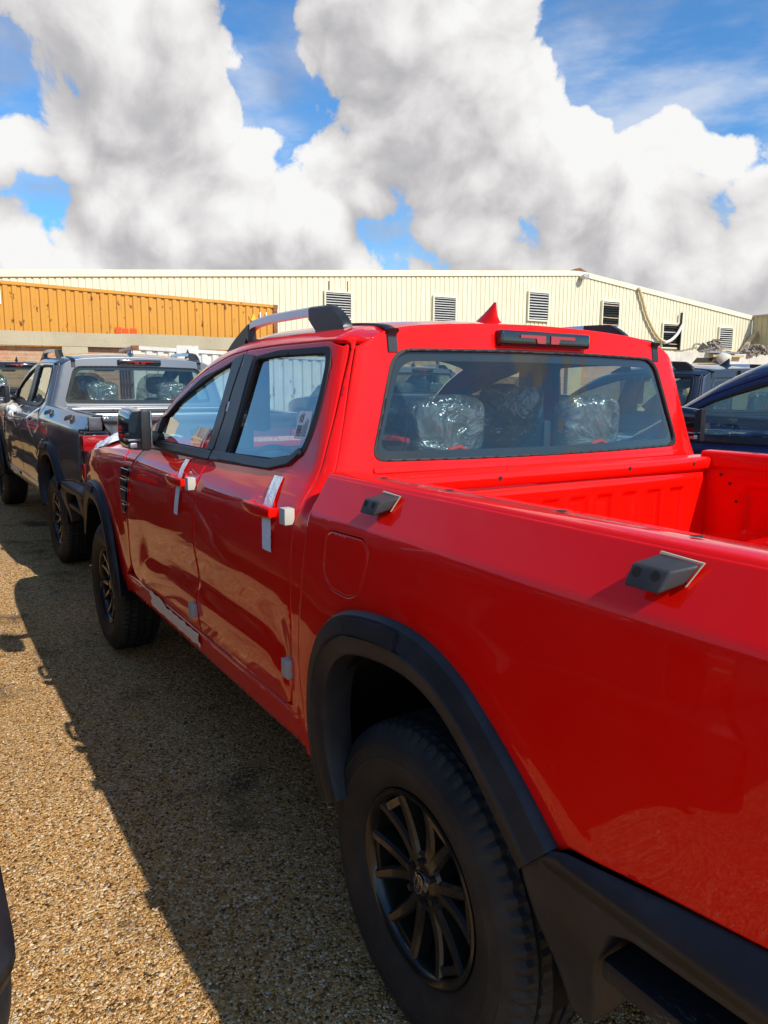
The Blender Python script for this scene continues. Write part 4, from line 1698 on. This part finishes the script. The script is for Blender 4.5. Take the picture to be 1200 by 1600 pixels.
def wall_st(a, px, py):
    P0 = np.array([CAM[0], CAM[1], 0]) + hf * a
    q = wall_pt(a, px, py) - P0
    return float(np.dot(q, WD)), float(q[2])


def frame(a):
    """matrix: local x along the wall, local y out of it, local z up"""
    P0 = np.array([CAM[0], CAM[1], 0]) + hf * a
    m_ = Matrix.Identity(4)
    for i in range(3):
        m_[i][0], m_[i][1], m_[i][2], m_[i][3] = WD[i], WN[i], (0, 0, 1)[i], P0[i]
    return m_


def corrugated(name, s0, s1, zlo, zhi, pitch, depth, material, parent, y0=0., flat=.62, rise=.12):
    """trapezoid sheet from s0 to s1; zlo, zhi are functions of s"""
    prof_ = []
    s = s0
    while s < s1:
        for f, y in ((0, 0), (flat, 0), (flat + rise, depth), (1 - rise, depth)):
            ss = s + f * pitch
            if ss <= s1:
                prof_.append((ss, y))
        s += pitch
    prof_.append((s1, 0))
    vs, fs = [], []
    for ss, y in prof_:
        vs += [(ss, y0 + y, zlo(ss)), (ss, y0 + y, zhi(ss))]
    for i in range(len(prof_) - 1):
        fs.append((2 * i, 2 * i + 2, 2 * i + 3, 2 * i + 1))
    return raw(name, vs, fs, material, parent, fix=False)


def build_warehouse():
    A = 36.0
    T = empty('warehouse')
    T.matrix_world = frame(A)
    tag(T, 'long cream corrugated metal warehouse with a low gable behind the yard wall', 'warehouse')
    s_ap, z_ap = wall_st(A, 905, 423)
    s_l, z_l = wall_st(A, 0, 421)
    s_r, z_r = wall_st(A, 1176, 494)
    sl = (z_ap - z_l) / (s_ap - s_l)
    s_l2 = s_l - 12
    z_l2 = z_l - 12 * sl
    top = lambda s: float(np.interp(s, [s_l2, s_ap, s_r], [z_l2, z_ap, z_r]))
    corrugated('wall_sheet', s_l2, s_r, lambda s: .3, lambda s: top(s) - .12, .262, -.035, 'cream_sheet', T, flat=.66, rise=.10)
    # verge trim, roof behind
    for (a, za), (b, zb) in (((s_l2, z_l2), (s_ap, z_ap)), ((s_ap, z_ap), (s_r + .1, z_r))):
        vs, L_ = [], 0
        for s, z in ((a, za), (b, zb)):
            vs += [(s, .06, z - .26), (s, .06, z), (s, -.25, z + .03), (s, -.25, z - .26)]
        raw('verge_trim', vs, [(0, 4, 5, 1), (1, 5, 6, 2), (2, 6, 7, 3), (3, 7, 4, 0), (0, 1, 2, 3), (4, 5, 6, 7)], 'cream_trim', T)
        raw('roof_sheet', [(a, -.2, za), (b, -.2, zb), (b, -40, zb), (a, -40, za)], [(0, 1, 2, 3)], 'cream_sheet', T)
    cap = [(s_ap - .5, .07, z_ap - .02), (s_ap, .07, z_ap + .14), (s_ap + .5, .07, z_ap - .04), (s_ap - .5, -.4, z_ap - .02), (s_ap, -.4, z_ap + .14), (s_ap + .5, -.4, z_ap - .04)]
    raw('ridge_cap', cap, [(0, 1, 2), (0, 1, 4, 3), (1, 2, 5, 4), (3, 4, 5)], 'rust', T)
    bm = bmesh.new()
    s, z = wall_st(A, 908, 433)
    add_box(bm, (s - .16, .03, z - .12), (s + .16, .45, z + .10), .02, Matrix.Rotation(rad(-25), 3, 'Y'))
    from_bm('floodlight', bm, 'galvanised', T)
    # louvred openings: frame, dark opening, slats
    for (x0, y0, x1, y1) in ((508, 458, 547, 497), (677, 465, 710, 502), (825, 458, 855, 500), (940, 472, 965, 510), (1034, 507, 1059, 543), (1122, 513, 1142, 546)):
        sa, zt = wall_st(A, (x0 + x1) / 2, y0)
        sa0, _ = wall_st(A, x0, (y0 + y1) / 2)
        sa1, _ = wall_st(A, x1, (y0 + y1) / 2)
        _, zb = wall_st(A, (x0 + x1) / 2, y1)
        op = raw('louvre_opening', [(sa0, .035, zb), (sa1, .035, zb), (sa1, .035, zt), (sa0, .035, zt)], [(0, 1, 2, 3)], 'ink', T)
        bm = bmesh.new()
        f = .07
        add_box(bm, (sa0 - f, -.03, zb - f), (sa0, .12, zt + f))
        add_box(bm, (sa1, -.03, zb - f), (sa1 + f, .12, zt + f))
        add_box(bm, (sa0, -.03, zt), (sa1, .12, zt + f))
        add_box(bm, (sa0, -.03, zb - f), (sa1, .12, zb))
        from_bm('louvre_frame', bm, 'cream_trim', op)
        n = 10
        hgt = (zt - zb) / n
        for i in range(n):
            zc_ = zb + hgt * (i + .5)
            if x0 in (940, 1034) and random.random() < .75:
                mt = 'timber' if random.random() < .25 else 'brake'
            else:
                mt = 'louvre_grey'
            dz = random.uniform(-.02, .02) if x0 in (940, 1034) else 0
            raw('louvre_slat', [(sa0, .04, zc_ + hgt * .30), (sa1, .04, zc_ + hgt * .30 + dz), (sa1, .11, zc_ + hgt * .02 + dz), (sa0, .11, zc_ + hgt * .02),
                                (sa0, .04, zc_ + hgt * .18), (sa1, .04, zc_ + hgt * .18 + dz), (sa1, .11, zc_ - hgt * .12 + dz), (sa0, .11, zc_ - hgt * .12)],
                [(0, 1, 2, 3), (4, 5, 6, 7), (3, 2, 6, 7), (0, 1, 5, 4)], mt, op)
    # rust runs above the first opening are thin flat stains of the sheet: narrow rusty strips
    for px in (514, 543):
        s, z = wall_st(A, px, 448)
        box('rust_run', (s - .03, .001, z - .45), (s + .03, .006, z + .25), 'rust', T)
    # annex standing out at the right
    X = empty('annex_shed')
    X.matrix_world = frame(A)
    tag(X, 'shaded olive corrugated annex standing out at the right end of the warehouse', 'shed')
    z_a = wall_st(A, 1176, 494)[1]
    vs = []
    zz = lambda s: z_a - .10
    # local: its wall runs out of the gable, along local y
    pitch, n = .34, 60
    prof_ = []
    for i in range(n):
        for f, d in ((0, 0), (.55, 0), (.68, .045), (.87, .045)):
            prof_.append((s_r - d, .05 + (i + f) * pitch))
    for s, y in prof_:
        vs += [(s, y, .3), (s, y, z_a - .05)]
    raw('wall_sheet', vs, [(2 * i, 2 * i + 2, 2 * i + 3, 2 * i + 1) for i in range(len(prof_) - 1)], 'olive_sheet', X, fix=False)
    bm = bmesh.new()
    add_box(bm, (s_r - .08, .07, z_a - .12), (s_r + .25, n * pitch, z_a + .03))
    from_bm('verge_trim', bm, 'timber', X)
    box('end_wall', (s_r + .02, n * pitch - .2, .3), (s_r + 14, n * pitch, z_a - .06), 'olive_sheet', X)
    box('roof_sheet', (s_r + .02, .07, z_a - .05), (s_r + 14, n * pitch, z_a - .01), 'olive_sheet', X)
    # a strut leaning in the corner, hoses and conduit hanging on the wall
    def P(px, py, o=.15):
        s, z = wall_st(A, px, py)
        return np.array(T.matrix_world @ Vector((s, o, z)))
    def bar(name, a, b, w, material, lab, cat, group=None):
        a, b = Vector(a), Vector(b)
        d = (b - a)
        bm_ = bmesh.new()
        add_box(bm_, (-w, -w * .5, -d.length / 2), (w, w * .5, d.length / 2), .01)
        o = from_bm(name, bm_, material)
        o.rotation_euler = d.to_track_quat('Z', 'Y').to_euler()
        o.location = (a + b) / 2
        tag(o, lab, cat, group)
        return o
    bar('timber_strut', P(1148, 552, .5), P(1178, 515, .3), .16, 'timber', 'pale plank leaning in the corner between warehouse and annex', 'plank')
    bar('cable_duct', P(1056, 548, .2), P(1061, 489, .2), .07, 'brake', 'dark upright duct fixed beside the damaged louvre of the warehouse', 'duct')
    pts = spline([P(995, 450), P(1001, 470), P(1008, 495), P(1019, 518), P(1028, 530), P(1038, 535)], 6)
    o = tube('hanging_hose', pts, .085, 'hose', None, 8)
    tag(o, 'thick tan hose hanging down the warehouse wall from the roof edge', 'hose')
    pts = spline([P(1033, 536, .25), P(1043, 532, .25), P(1053, 522, .25), P(1061, 508, .25)], 6)
    o = tube('conduit_pipe', pts, .09, 'conduit', None, 8)
    tag(o, 'pale bent pipe crossing the damaged louvre of the warehouse', 'pipe')
    return A


def build_yard_wall():
    A = 29.0
    T = empty('yard_wall')
    T.matrix_world = frame(A)
    tag(T, 'concrete framed yard wall with brick infill and a whitewashed stretch', 'wall')
    s0, z0 = wall_st(A, 0, 516)
    s1, z1 = wall_st(A, 1040, 549)
    sA, sB = s0 - 6, wall_st(A, 1195, 552)[0] + 12
    sW = wall_st(A, 980, 550)[0]
    zt = lambda s: float(np.interp(s, [s0, s1], [z0, z1]))
    def slab(name, a, b, z0f, z1f, y0, y1, material, par=T):
        vs = []
        n = max(2, int((b - a) / 1.2))
        for s in np.linspace(a, b, n):
            j = random.uniform(-.03, .03)
            vs += [(s, y0, z0f(s)), (s, y1, z0f(s)), (s, y1, z1f(s) + j), (s, y0, z1f(s) + j)]
        fs = []
        for i in range(n - 1):
            b_ = 4 * i
            for q in ((0, 1, 5, 4), (1, 2, 6, 5), (2, 3, 7, 6), (3, 0, 4, 7)):
                fs.append(tuple(b_ + k_ for k_ in q))
        fs += [(0, 1, 2, 3), tuple(4 * (n - 1) + k_ for k_ in range(4))]
        return raw(name, vs, fs, material, par)
    slab('top_beam', sA, sW, lambda s: zt(s) - .42, zt, -.30, .0, 'concrete')
    slab('brick_panel', sA, sW, lambda s: -.2, lambda s: zt(s) - .44, -.28, -.18, 'brick_infill')
    for px in (-120, 117, 300, 480, 700, 900):
        s = wall_st(A, px, 540)[0]
        box('pillar', (s - .38, -.29, -.2), (s + .38, -.004, zt(s) - .425), 'concrete', T, .02)
    slab('whitewashed_band', sW, sB, lambda s: zt(s) - .78, zt, -.30, .02, 'whitewash')
    slab('sand_panel', sW, sB, lambda s: -.2, lambda s: zt(s) - .77, -.27, .25, 'sand_wall')
    # the broken hole in the whitewashed stretch
    pts = [(1081, 567), (1088, 559), (1115, 559), (1110, 567)]
    vs = []
    for px, py in pts:
        s, z = wall_st(A, px, py)
        vs.append((s, .026, z))
    raw('broken_hole', vs, [(0, 1, 2, 3)], 'dark_hole', T)
    vs = []
    for px, py in ((1076, 571), (1082, 567), (1112, 567), (1120, 571)):
        s, z = wall_st(A, px, py)
        vs += [(s, .02, z), (s, .35, z - .05)]
    raw('broken_ledge', vs, [(0, 2, 3, 1), (2, 4, 5, 3), (4, 6, 7, 5)], 'sand_wall', T)

    def P(px, py, o=-.1):
        s, z = wall_st(A, px, py)
        return Vector(T.matrix_world @ Vector((s, o, z)))
    # scrap lying along the top of the wall
    def plank(a, b, w, h, material, lab, nm='scrap_plank', cat='plank'):
        a, b = Vector(a), Vector(b)
        d = b - a
        bm_ = bmesh.new()
        add_box(bm_, (-w, -h, -d.length / 2), (w, h, d.length / 2), .008)
        for v in bm_.verts:
            v.co.x += .03 * math.sin(v.co.z * 3)
        o = from_bm(nm, bm_, material)
        o.rotation_euler = d.to_track_quat('Z', 'Y').to_euler()
        o.location = (a + b) / 2
        tag(o, lab, cat)
    plank(P(1058, 550), P(1092, 543), .05, .04, 'rubble', 'grey broken board lying on the wall left of the scrap heap')
    plank(P(1102, 550, .05), P(1148, 552, .05), .22, .05, 'galvanised', 'flat grey sheet lying along the top of the whitewashed wall', 'scrap_sheet', 'sheet')
    plank(P(1118, 541), P(1136, 549), .05, .06, 'timber', 'pale short board propped on the scrap heap below the last louvre')
    plank(P(1108, 556, .1), P(1156, 557, .1), .14, .05, 'timber', 'long tan board lying on the edge of the whitewashed wall')
    o = tube('scrap_hose', spline([P(1084, 546), P(1087, 540), P(1091, 537), P(1098, 538)], 6), .045, 'rubble', None, 6)
    tag(o, 'bent dark hose sticking up from the scrap on the wall', 'hose')
    o = tube('wall_pipe', [P(1116, 564, .12), P(1122, 560, .22), P(1128, 563, .3)], .30, 'whitewash', None, 12)
    tag(o, 'short fat pale pipe stub at the broken hole in the wall', 'pipe')

    def heap(px0, px1, py, n, lab):
        a, b = P(px0, py), P(px1, py)
        bm_ = bmesh.new()
        for i in range(n):
            t = random.random()
            c = a.lerp(b, t) + Vector((random.uniform(-.2, .4), random.uniform(-.2, .2), random.uniform(0, .55) * math.sin(math.pi * t) + .02))
            r = random.uniform(.04, .13)
            rot = Matrix.Rotation(random.random() * 6, 3, 'X') @ Matrix.Rotation(random.random() * 6, 3, 'Z')
            add_box(bm_, c - Vector((r * random.uniform(.6, 3), r, r * .4)), c + Vector((r * random.uniform(.6, 3), r, r * .4)), 0, rot)
        o = from_bm('scrap_heap', bm_, 'rubble')
        tag(o, lab, 'scrap')
    heap(1104, 1126, 549, 30, 'heap of broken scrap on the wall below the last louvre')
    heap(1168, 1205, 556, 60, 'brown heap of scrap on the wall in front of the annex')


def container(name, a, px0, px1, ptl, ptr, height, pitch, material, label, right_end=True, depth=2.44, z_base=None):
    T = empty(name)
    T.matrix_world = frame(a)
    tag(T, label, 'container')
    s0, z0 = wall_st(a, px0, ptl)
    s1, z1 = wall_st(a, px1, ptr)
    tp = lambda s: z0 + (z1 - z0) * (s - s0) / (s1 - s0)
    bt = lambda s: tp(s) - height
    corrugated('side_panel', s0 + .06, s1 - .14, lambda s: bt(s) + .12, lambda s: tp(s) - .09, pitch, -.04, material, T, y0=-.015, flat=.46, rise=.12)
    def beam(nm, zo0, zo1, y0, y1):
        vs = []
        for s in (s0, s1):
            vs += [(s, y0, tp(s) - zo0), (s, y1, tp(s) - zo0), (s, y1, tp(s) - zo1), (s, y0, tp(s) - zo1)]
        raw(nm, vs, [(0, 1, 5, 4), (1, 2, 6, 5), (2, 3, 7, 6), (3, 0, 4, 7), (0, 1, 2, 3), (4, 5, 6, 7)], material, T)
    beam('top_rail', 0, .10, -.10, .012)
    beam('bottom_rail', height - .13, height, -.10, .012)
    for s in (s0, s1 - .14):
        box('corner_post', (s - .003, -.12, bt(s) + .01), (s + .143, .018, tp(s) - .01), 'rust' if s != s0 else material, T)
        for z in (tp(s) - .12, bt(s)):
            box('corner_casting', (s - .01, -.13, z - .006), (s + .16, .024, z + .126), 'rust', T)
    vs = []
    for s in (s0, s1):
        vs += [(s, -.05, bt(s)), (s, -.05, tp(s)), (s, -depth, tp(s)), (s, -depth, bt(s))]
    raw('container_box', vs, [(1, 5, 6, 2), (0, 1, 2, 3), (4, 5, 6, 7), (3, 2, 6, 7), (0, 4, 7, 3)], material, T)
    return T, s0, s1, tp, bt


def build_containers():
    A = 30.6
    T, s0, s1, tp, bt = container('orange_container', A, -60, 433, 432.5, 477, 2.59, .262, 'orange_sheet', 'faded orange shipping container with rust marks above the yard wall')
    # sprayed patch, plates and warning sign on its side
    def flat(nm, px0, py0, px1, py1, material, o=.022):
        sa, za = wall_st(A, px0, py0)
        sb, zb = wall_st(A, px1, py1)
        return raw(nm, [(sa, o, zb), (sb, o, zb), (sb, o, za), (sa, o, za)], [(0, 1, 2, 3)], material, T)
    flat('white_plate', -8, 452, 2, 475, 'label_white')
    for i, (x0, y0, x1, y1) in enumerate(((180, 511, 190, 521), (191, 513, 201, 522), (203, 513, 214, 523))):
        flat('sprayed_patch', x0, y0, x1, y1, 'spray_red', .003)
    for x in (405.5, 415):
        flat('white_stripe', x, 488, x + 2, 502, 'label_white')
    sa, za = wall_st(A, 396, 494)
    raw('warning_sign', [(sa - .12, .024, za - .16), (sa + .12, .024, za - .16), (sa, .024, za + .1)], [(0, 1, 2)], 'lamp_yellow', T)
    # white container with a star, in front of the wall
    A2 = 24.0
    T2, s0, s1, tp, bt = container('white_container', A2, 207, 560, 540, 561, 2.59, .30, 'white_sheet', 'dirty white shipping container with a star, behind the silver pickup')
    s, z = wall_st(A2, 293, 554)
    box('star_plate', (s - .30, .0, z - .36), (s + .30, .02, z + .24), 'white_sheet', T2)
    vs = []
    for i in range(10):
        r = (.17, .075)[i % 2]
        an = math.pi / 2 + i * math.pi / 5
        vs.append((s + r * math.cos(an), .024, z - .02 + r * math.sin(an)))
    raw('star_emblem', vs + [(s, .024, z - .02)], [(i, (i + 1) % 10, 10) for i in range(10)], 'ink', T2)
    # door gear on its end, facing the trucks' left
    bm = bmesh.new()
    zt = tp(s0)
    from_bm('x', bm, 'rust', T2) if False else bm.free()
    for yy in (-.45, -.95, -1.5, -2.0):
        tube('lock_rod', [(s0 - .05, yy, bt(s0) + .1), (s0 - .05, yy, zt - .08)], .03, 'rust', T2, 8)
    for zz in (.35, .9, 1.5, 2.1):
        box('door_bar', (s0 - .04, -2.3, zt - 2.59 + zz), (s0 - .004, -.15, zt - 2.59 + zz + .09), 'rust', T2)


def build_left_side():
    """a red shop front that stands beyond the left row; the trucks' glass and paint mirror it"""
    T = empty('red_shop')
    T.location = (14, 15, 0)
    tag(T, 'long red fronted shed with white lettering across the yard on the left', 'shed')
    box('wall', (-14, 0, -.2), (26, .3, 3.2), 'cream_sheet', T)
    vs, fs = [], []
    prof_ = []
    for i in range(130):
        for f, d in ((0, 0), (.5, 0), (.65, .05), (.85, .05)):
            prof_.append((-14 + (i + f) * .3, -.06 - d))
    for s, y in prof_:
        vs += [(s, y, 2.6), (s, y, 5.4)]
    raw('fascia_sheet', vs, [(2 * i, 2 * i + 2, 2 * i + 3, 2 * i + 1) for i in range(len(prof_) - 1)], 'red_sheet', T, fix=False)
    cu = bpy.data.curves.new('lettering', 'FONT')
    cu.body = 'CENTER'
    cu.size = 2.0
    cu.extrude = .02
    to = bpy.data.objects.new('t', cu)
    tm = bpy.data.meshes.new_from_object(to)
    bpy.data.objects.remove(to)
    o = link('lettering', tm, 'label_white', T)
    o.rotation_euler = (rad(90), 0, 0)
    o.location = (-4, -.16, 3.2)



# ------------------------------------------------------------------ assemble
plain('lamp_yellow', (.75, .50, .03), .5)
M['paint'] = M['paint_red']
build_ground()
build_warehouse()
build_yard_wall()
build_containers()
build_left_side()

RED = build_truck()
tag(RED, 'glossy red double cab pickup with taped door handles, nearest the camera', 'pickup truck', 'new pickups parked in rows')


def copy_tree(o, parent, colr):
    c = o.copy()
    COL.objects.link(c)
    c.parent = parent
    if c.data is not None and len(c.material_slots) and c.data.materials and c.data.materials[0] == M['paint_red']:
        c.material_slots[0].link = 'OBJECT'
        c.material_slots[0].material = M[colr]
    for ch in o.children:
        copy_tree(ch, c, colr)
    return c


PLACES = [
    ('paint_silver', (5.62, -.09, .064), (0, rad(-1.65), rad(2.0)), 'silver grey double cab pickup parked directly ahead of the red one'),
    ('paint_dark', (11.9, .24, .197), (0, rad(-.7), rad(1.0)), 'black double cab pickup ahead of the silver one, at the left picture edge'),
    ('paint_grey', (.90, 2.760, 0), (0, 0, rad(0)), 'dark grey pickup whose black bumper corner shows at the lower left edge'),
    ('paint_navy', (-.80, -2.76, 0), (0, 0, 0), 'dark navy blue pickup beside the red one, its steering wheel in view'),
    ('paint_grey', (2.65, -5.35, .0), (0, rad(-1.2), 0), 'slate grey pickup beyond the navy one, seen over its bonnet'),
    ('paint_dark', (6.9, 2.80, .104), (0, rad(-1.3), 0), 'black pickup in the left row beside the silver one, mirrored in its doors'),
    ('paint_navy', (12.9, 2.85, .21), (0, rad(-.7), 0), 'blue pickup at the head of the left row, mirrored in the glass'),
    ('paint_silver', (8.6, -5.5, .15), (0, rad(-.9), 0), 'silver pickup farther ahead in the row beyond the navy one'),
]
TRUCKS = []
for colr, loc, rot, lab in PLACES:
    t = copy_tree(RED, None, colr)
    t.location = loc
    t.rotation_euler = rot
    tag(t, lab, 'pickup truck', 'new pickups parked in rows')
    TRUCKS.append(t)

# ------------------------------------------------------------------ delivery wrapping on the red truck
def strip(name, pts, width, parent, material='tape', s=1, lift=.004, wr=.0005):
    """tape laid over the points (x, z, lift) of the left side"""
    P_ = np.array(spline(pts, 8))
    rows = []
    for i, (x, z, l) in enumerate(P_):
        row = []
        for j, f in enumerate(np.linspace(-.5, .5, 7)):
            xx = x + f * width
            y = float(fside(np.array(xx), np.array(z))) + l + lift + wr * math.sin(7.3 * j + i * 1.7) * random.random()
            row.append((xx, s * y, z))
        rows.append(row)
    return loft(name, rows, material, parent, angle=50)


def kids(t, nm):
    return [c for c in t.children if c.name.split('.')[0] == nm]


def dress(t):
    fd, rd = kids(t, 'front_door')[0], kids(t, 'rear_door')[0]
    strip('tape_strip', [(1.704, 1.273, .0), (1.690, 1.235, .003), (1.672, 1.205, .004), (1.664, 1.165, .004), (1.674, 1.11, .002), (1.686, 1.052, 0)], .052, fd)
    strip('tape_strip', [(.826, 1.290, .0), (.806, 1.258, .003), (.788, 1.222, .004), (.776, 1.180, .004), (.766, 1.135, .002), (.757, 1.072, 0)], .066, rd)
    for dr, x in ((fd, 1.503), (rd, .620)):
        y = float(fside(np.array(x), np.array(1.19)))
        box('foam_block', (x - .019, y - .002, 1.174), (x + .020, y + .030, 1.222), 'foam', dr, .003)
    for dr, x, z in ((fd, 1.506, .692), (rd, .628, .736)):
        y = float(fside(np.array(x), np.array(z)))
        box('foam_block', (x - .022, y - .002, z - .028), (x + .022, y + .022, z + .028), 'foam', dr, .003)
    # tape along the sill
    rows = []
    for i, x in enumerate(np.linspace(2.20, 1.50, 16)):
        w_ = .5 + .5 * random.random()
        j = .0025 * math.sin(i * 1.9)
        rows.append([(x, float(fside(np.array(x), np.array(zz))) + .006 + .004 * math.sin(3.1 * i + k2 * 2.2), zz) for k2, zz in enumerate(np.linspace(.552 + j - .02, .592 + j + .020 * (i < 5), 5))])
    loft('sill_tape', rows, 'tape', kids(t, 'rocker_panel')[0], angle=60)
    # sticker with bar code on the rear side window
    x0, x1, z0, z1 = .752, .842, 1.408, 1.492
    sk = patch('window_sticker', [rounded([(x0, z0), (x1, z0), (x1, z1), (x0, z1)], .004, 2)], .03, side_P(1, -.010), (0, 1, 0), 'label_white', rd, flange=.001, edge=0)
    bm_ = bmesh.new()
    def ink(xa, za, xb, zb):
        q = []
        for x, z in ((xa, za), (xb, za), (xb, zb), (xa, zb)):
            q.append(bm_.verts.new((x, float(fside(np.array(x), np.array(z))) - .0092, z)))
        bm_.faces.new(q)
    z = z0 + .006
    while z < z0 + .040:
        h_ = random.choice((.0009, .0016, .0024))
        ink(x0 + .045, z, x0 + .080, z + h_)
        z += h_ + random.choice((.0009, .0016))
    for i in range(4):
        ink(x0 + .012 + i * .008, z0 + .006, x0 + .015 + i * .008, z0 + .03 + .035 * random.random())
    for i in range(3):
        ink(x0 + .05 + i * .010, z0 + .048, x0 + .0545 + i * .010, z0 + .060 + .02 * random.random())
    from_bm('sticker_print', bm_, 'ink', sk)
    patch('pillar_label', [[(1.434, 1.475), (1.449, 1.475), (1.444, 1.512), (1.429, 1.512)]], .02, side_P(1, .0075), (0, 1, 0), 'label_white', rd, flange=.001, edge=0)
    # white film left on the bonnet corner
    HP = hood_P(.0)
    rows = []
    for i, x in enumerate(np.linspace(3.30, 3.98, 26)):
        row = []
        for j, v in enumerate(np.linspace(.45, .97 - .05 * math.sin(i * .9) ** 2, 22)):
            X_, Y_, Z_ = HP(np.array(x), np.array(v))
            n_ = .010 + .012 * (math.sin(i * .8 + j * .5) * math.sin(j * .9 - i * .35) + .6 * math.sin(i * 1.9 - j * 1.3))
            row.append((float(X_), float(Y_), float(Z_) + max(.003, n_ + .055 * (math.sin(math.pi * j / 21) * math.sin(math.pi * i / 25)) ** .6)))
        rows.append(row)
    loft('protective_film', rows, 'white_film', kids(t, 'bonnet')[0], angle=180)


dress(RED)
# the silver pickup ahead keeps some of its tape too
SIL = TRUCKS[0]
sfd, srd = kids(SIL, 'front_door')[0], kids(SIL, 'rear_door')[0]
strip('tape_strip', [(1.69, 1.278, .0), (1.69, 1.213, .052), (1.69, 1.192, .057), (1.69, 1.168, .048), (1.69, 1.05, 0)], .060, sfd)
strip('tape_strip', [(.80, 1.292, .0), (.805, 1.213, .052), (.81, 1.192, .057), (.80, 1.168, .048), (.785, 1.03, 0)], .066, srd)
bm_ = bmesh.new()
for i in range(9):
    a = i * 2.4
    bmesh.ops.create_icosphere(bm_, subdivisions=2, radius=.045, matrix=Matrix.Translation((1.93 + .045 * math.cos(a), .955 + .012 * math.sin(a * 2), 1.185 + .045 * math.sin(a))))
from_bm('film_wad', bm_, 'white_film', sfd, True)
rows = []
for i, x in enumerate(np.linspace(2.35, 1.75, 12)):
    rows.append([(x, float(fside(np.array(x), np.array(zz))) + .008 + .006 * math.sin(3.1 * i + k2 * 2.2), zz) for k2, zz in enumerate(np.linspace(.54, .60, 5))])
loft('sill_tape', rows, 'tape', kids(SIL, 'rocker_panel')[0], angle=60)
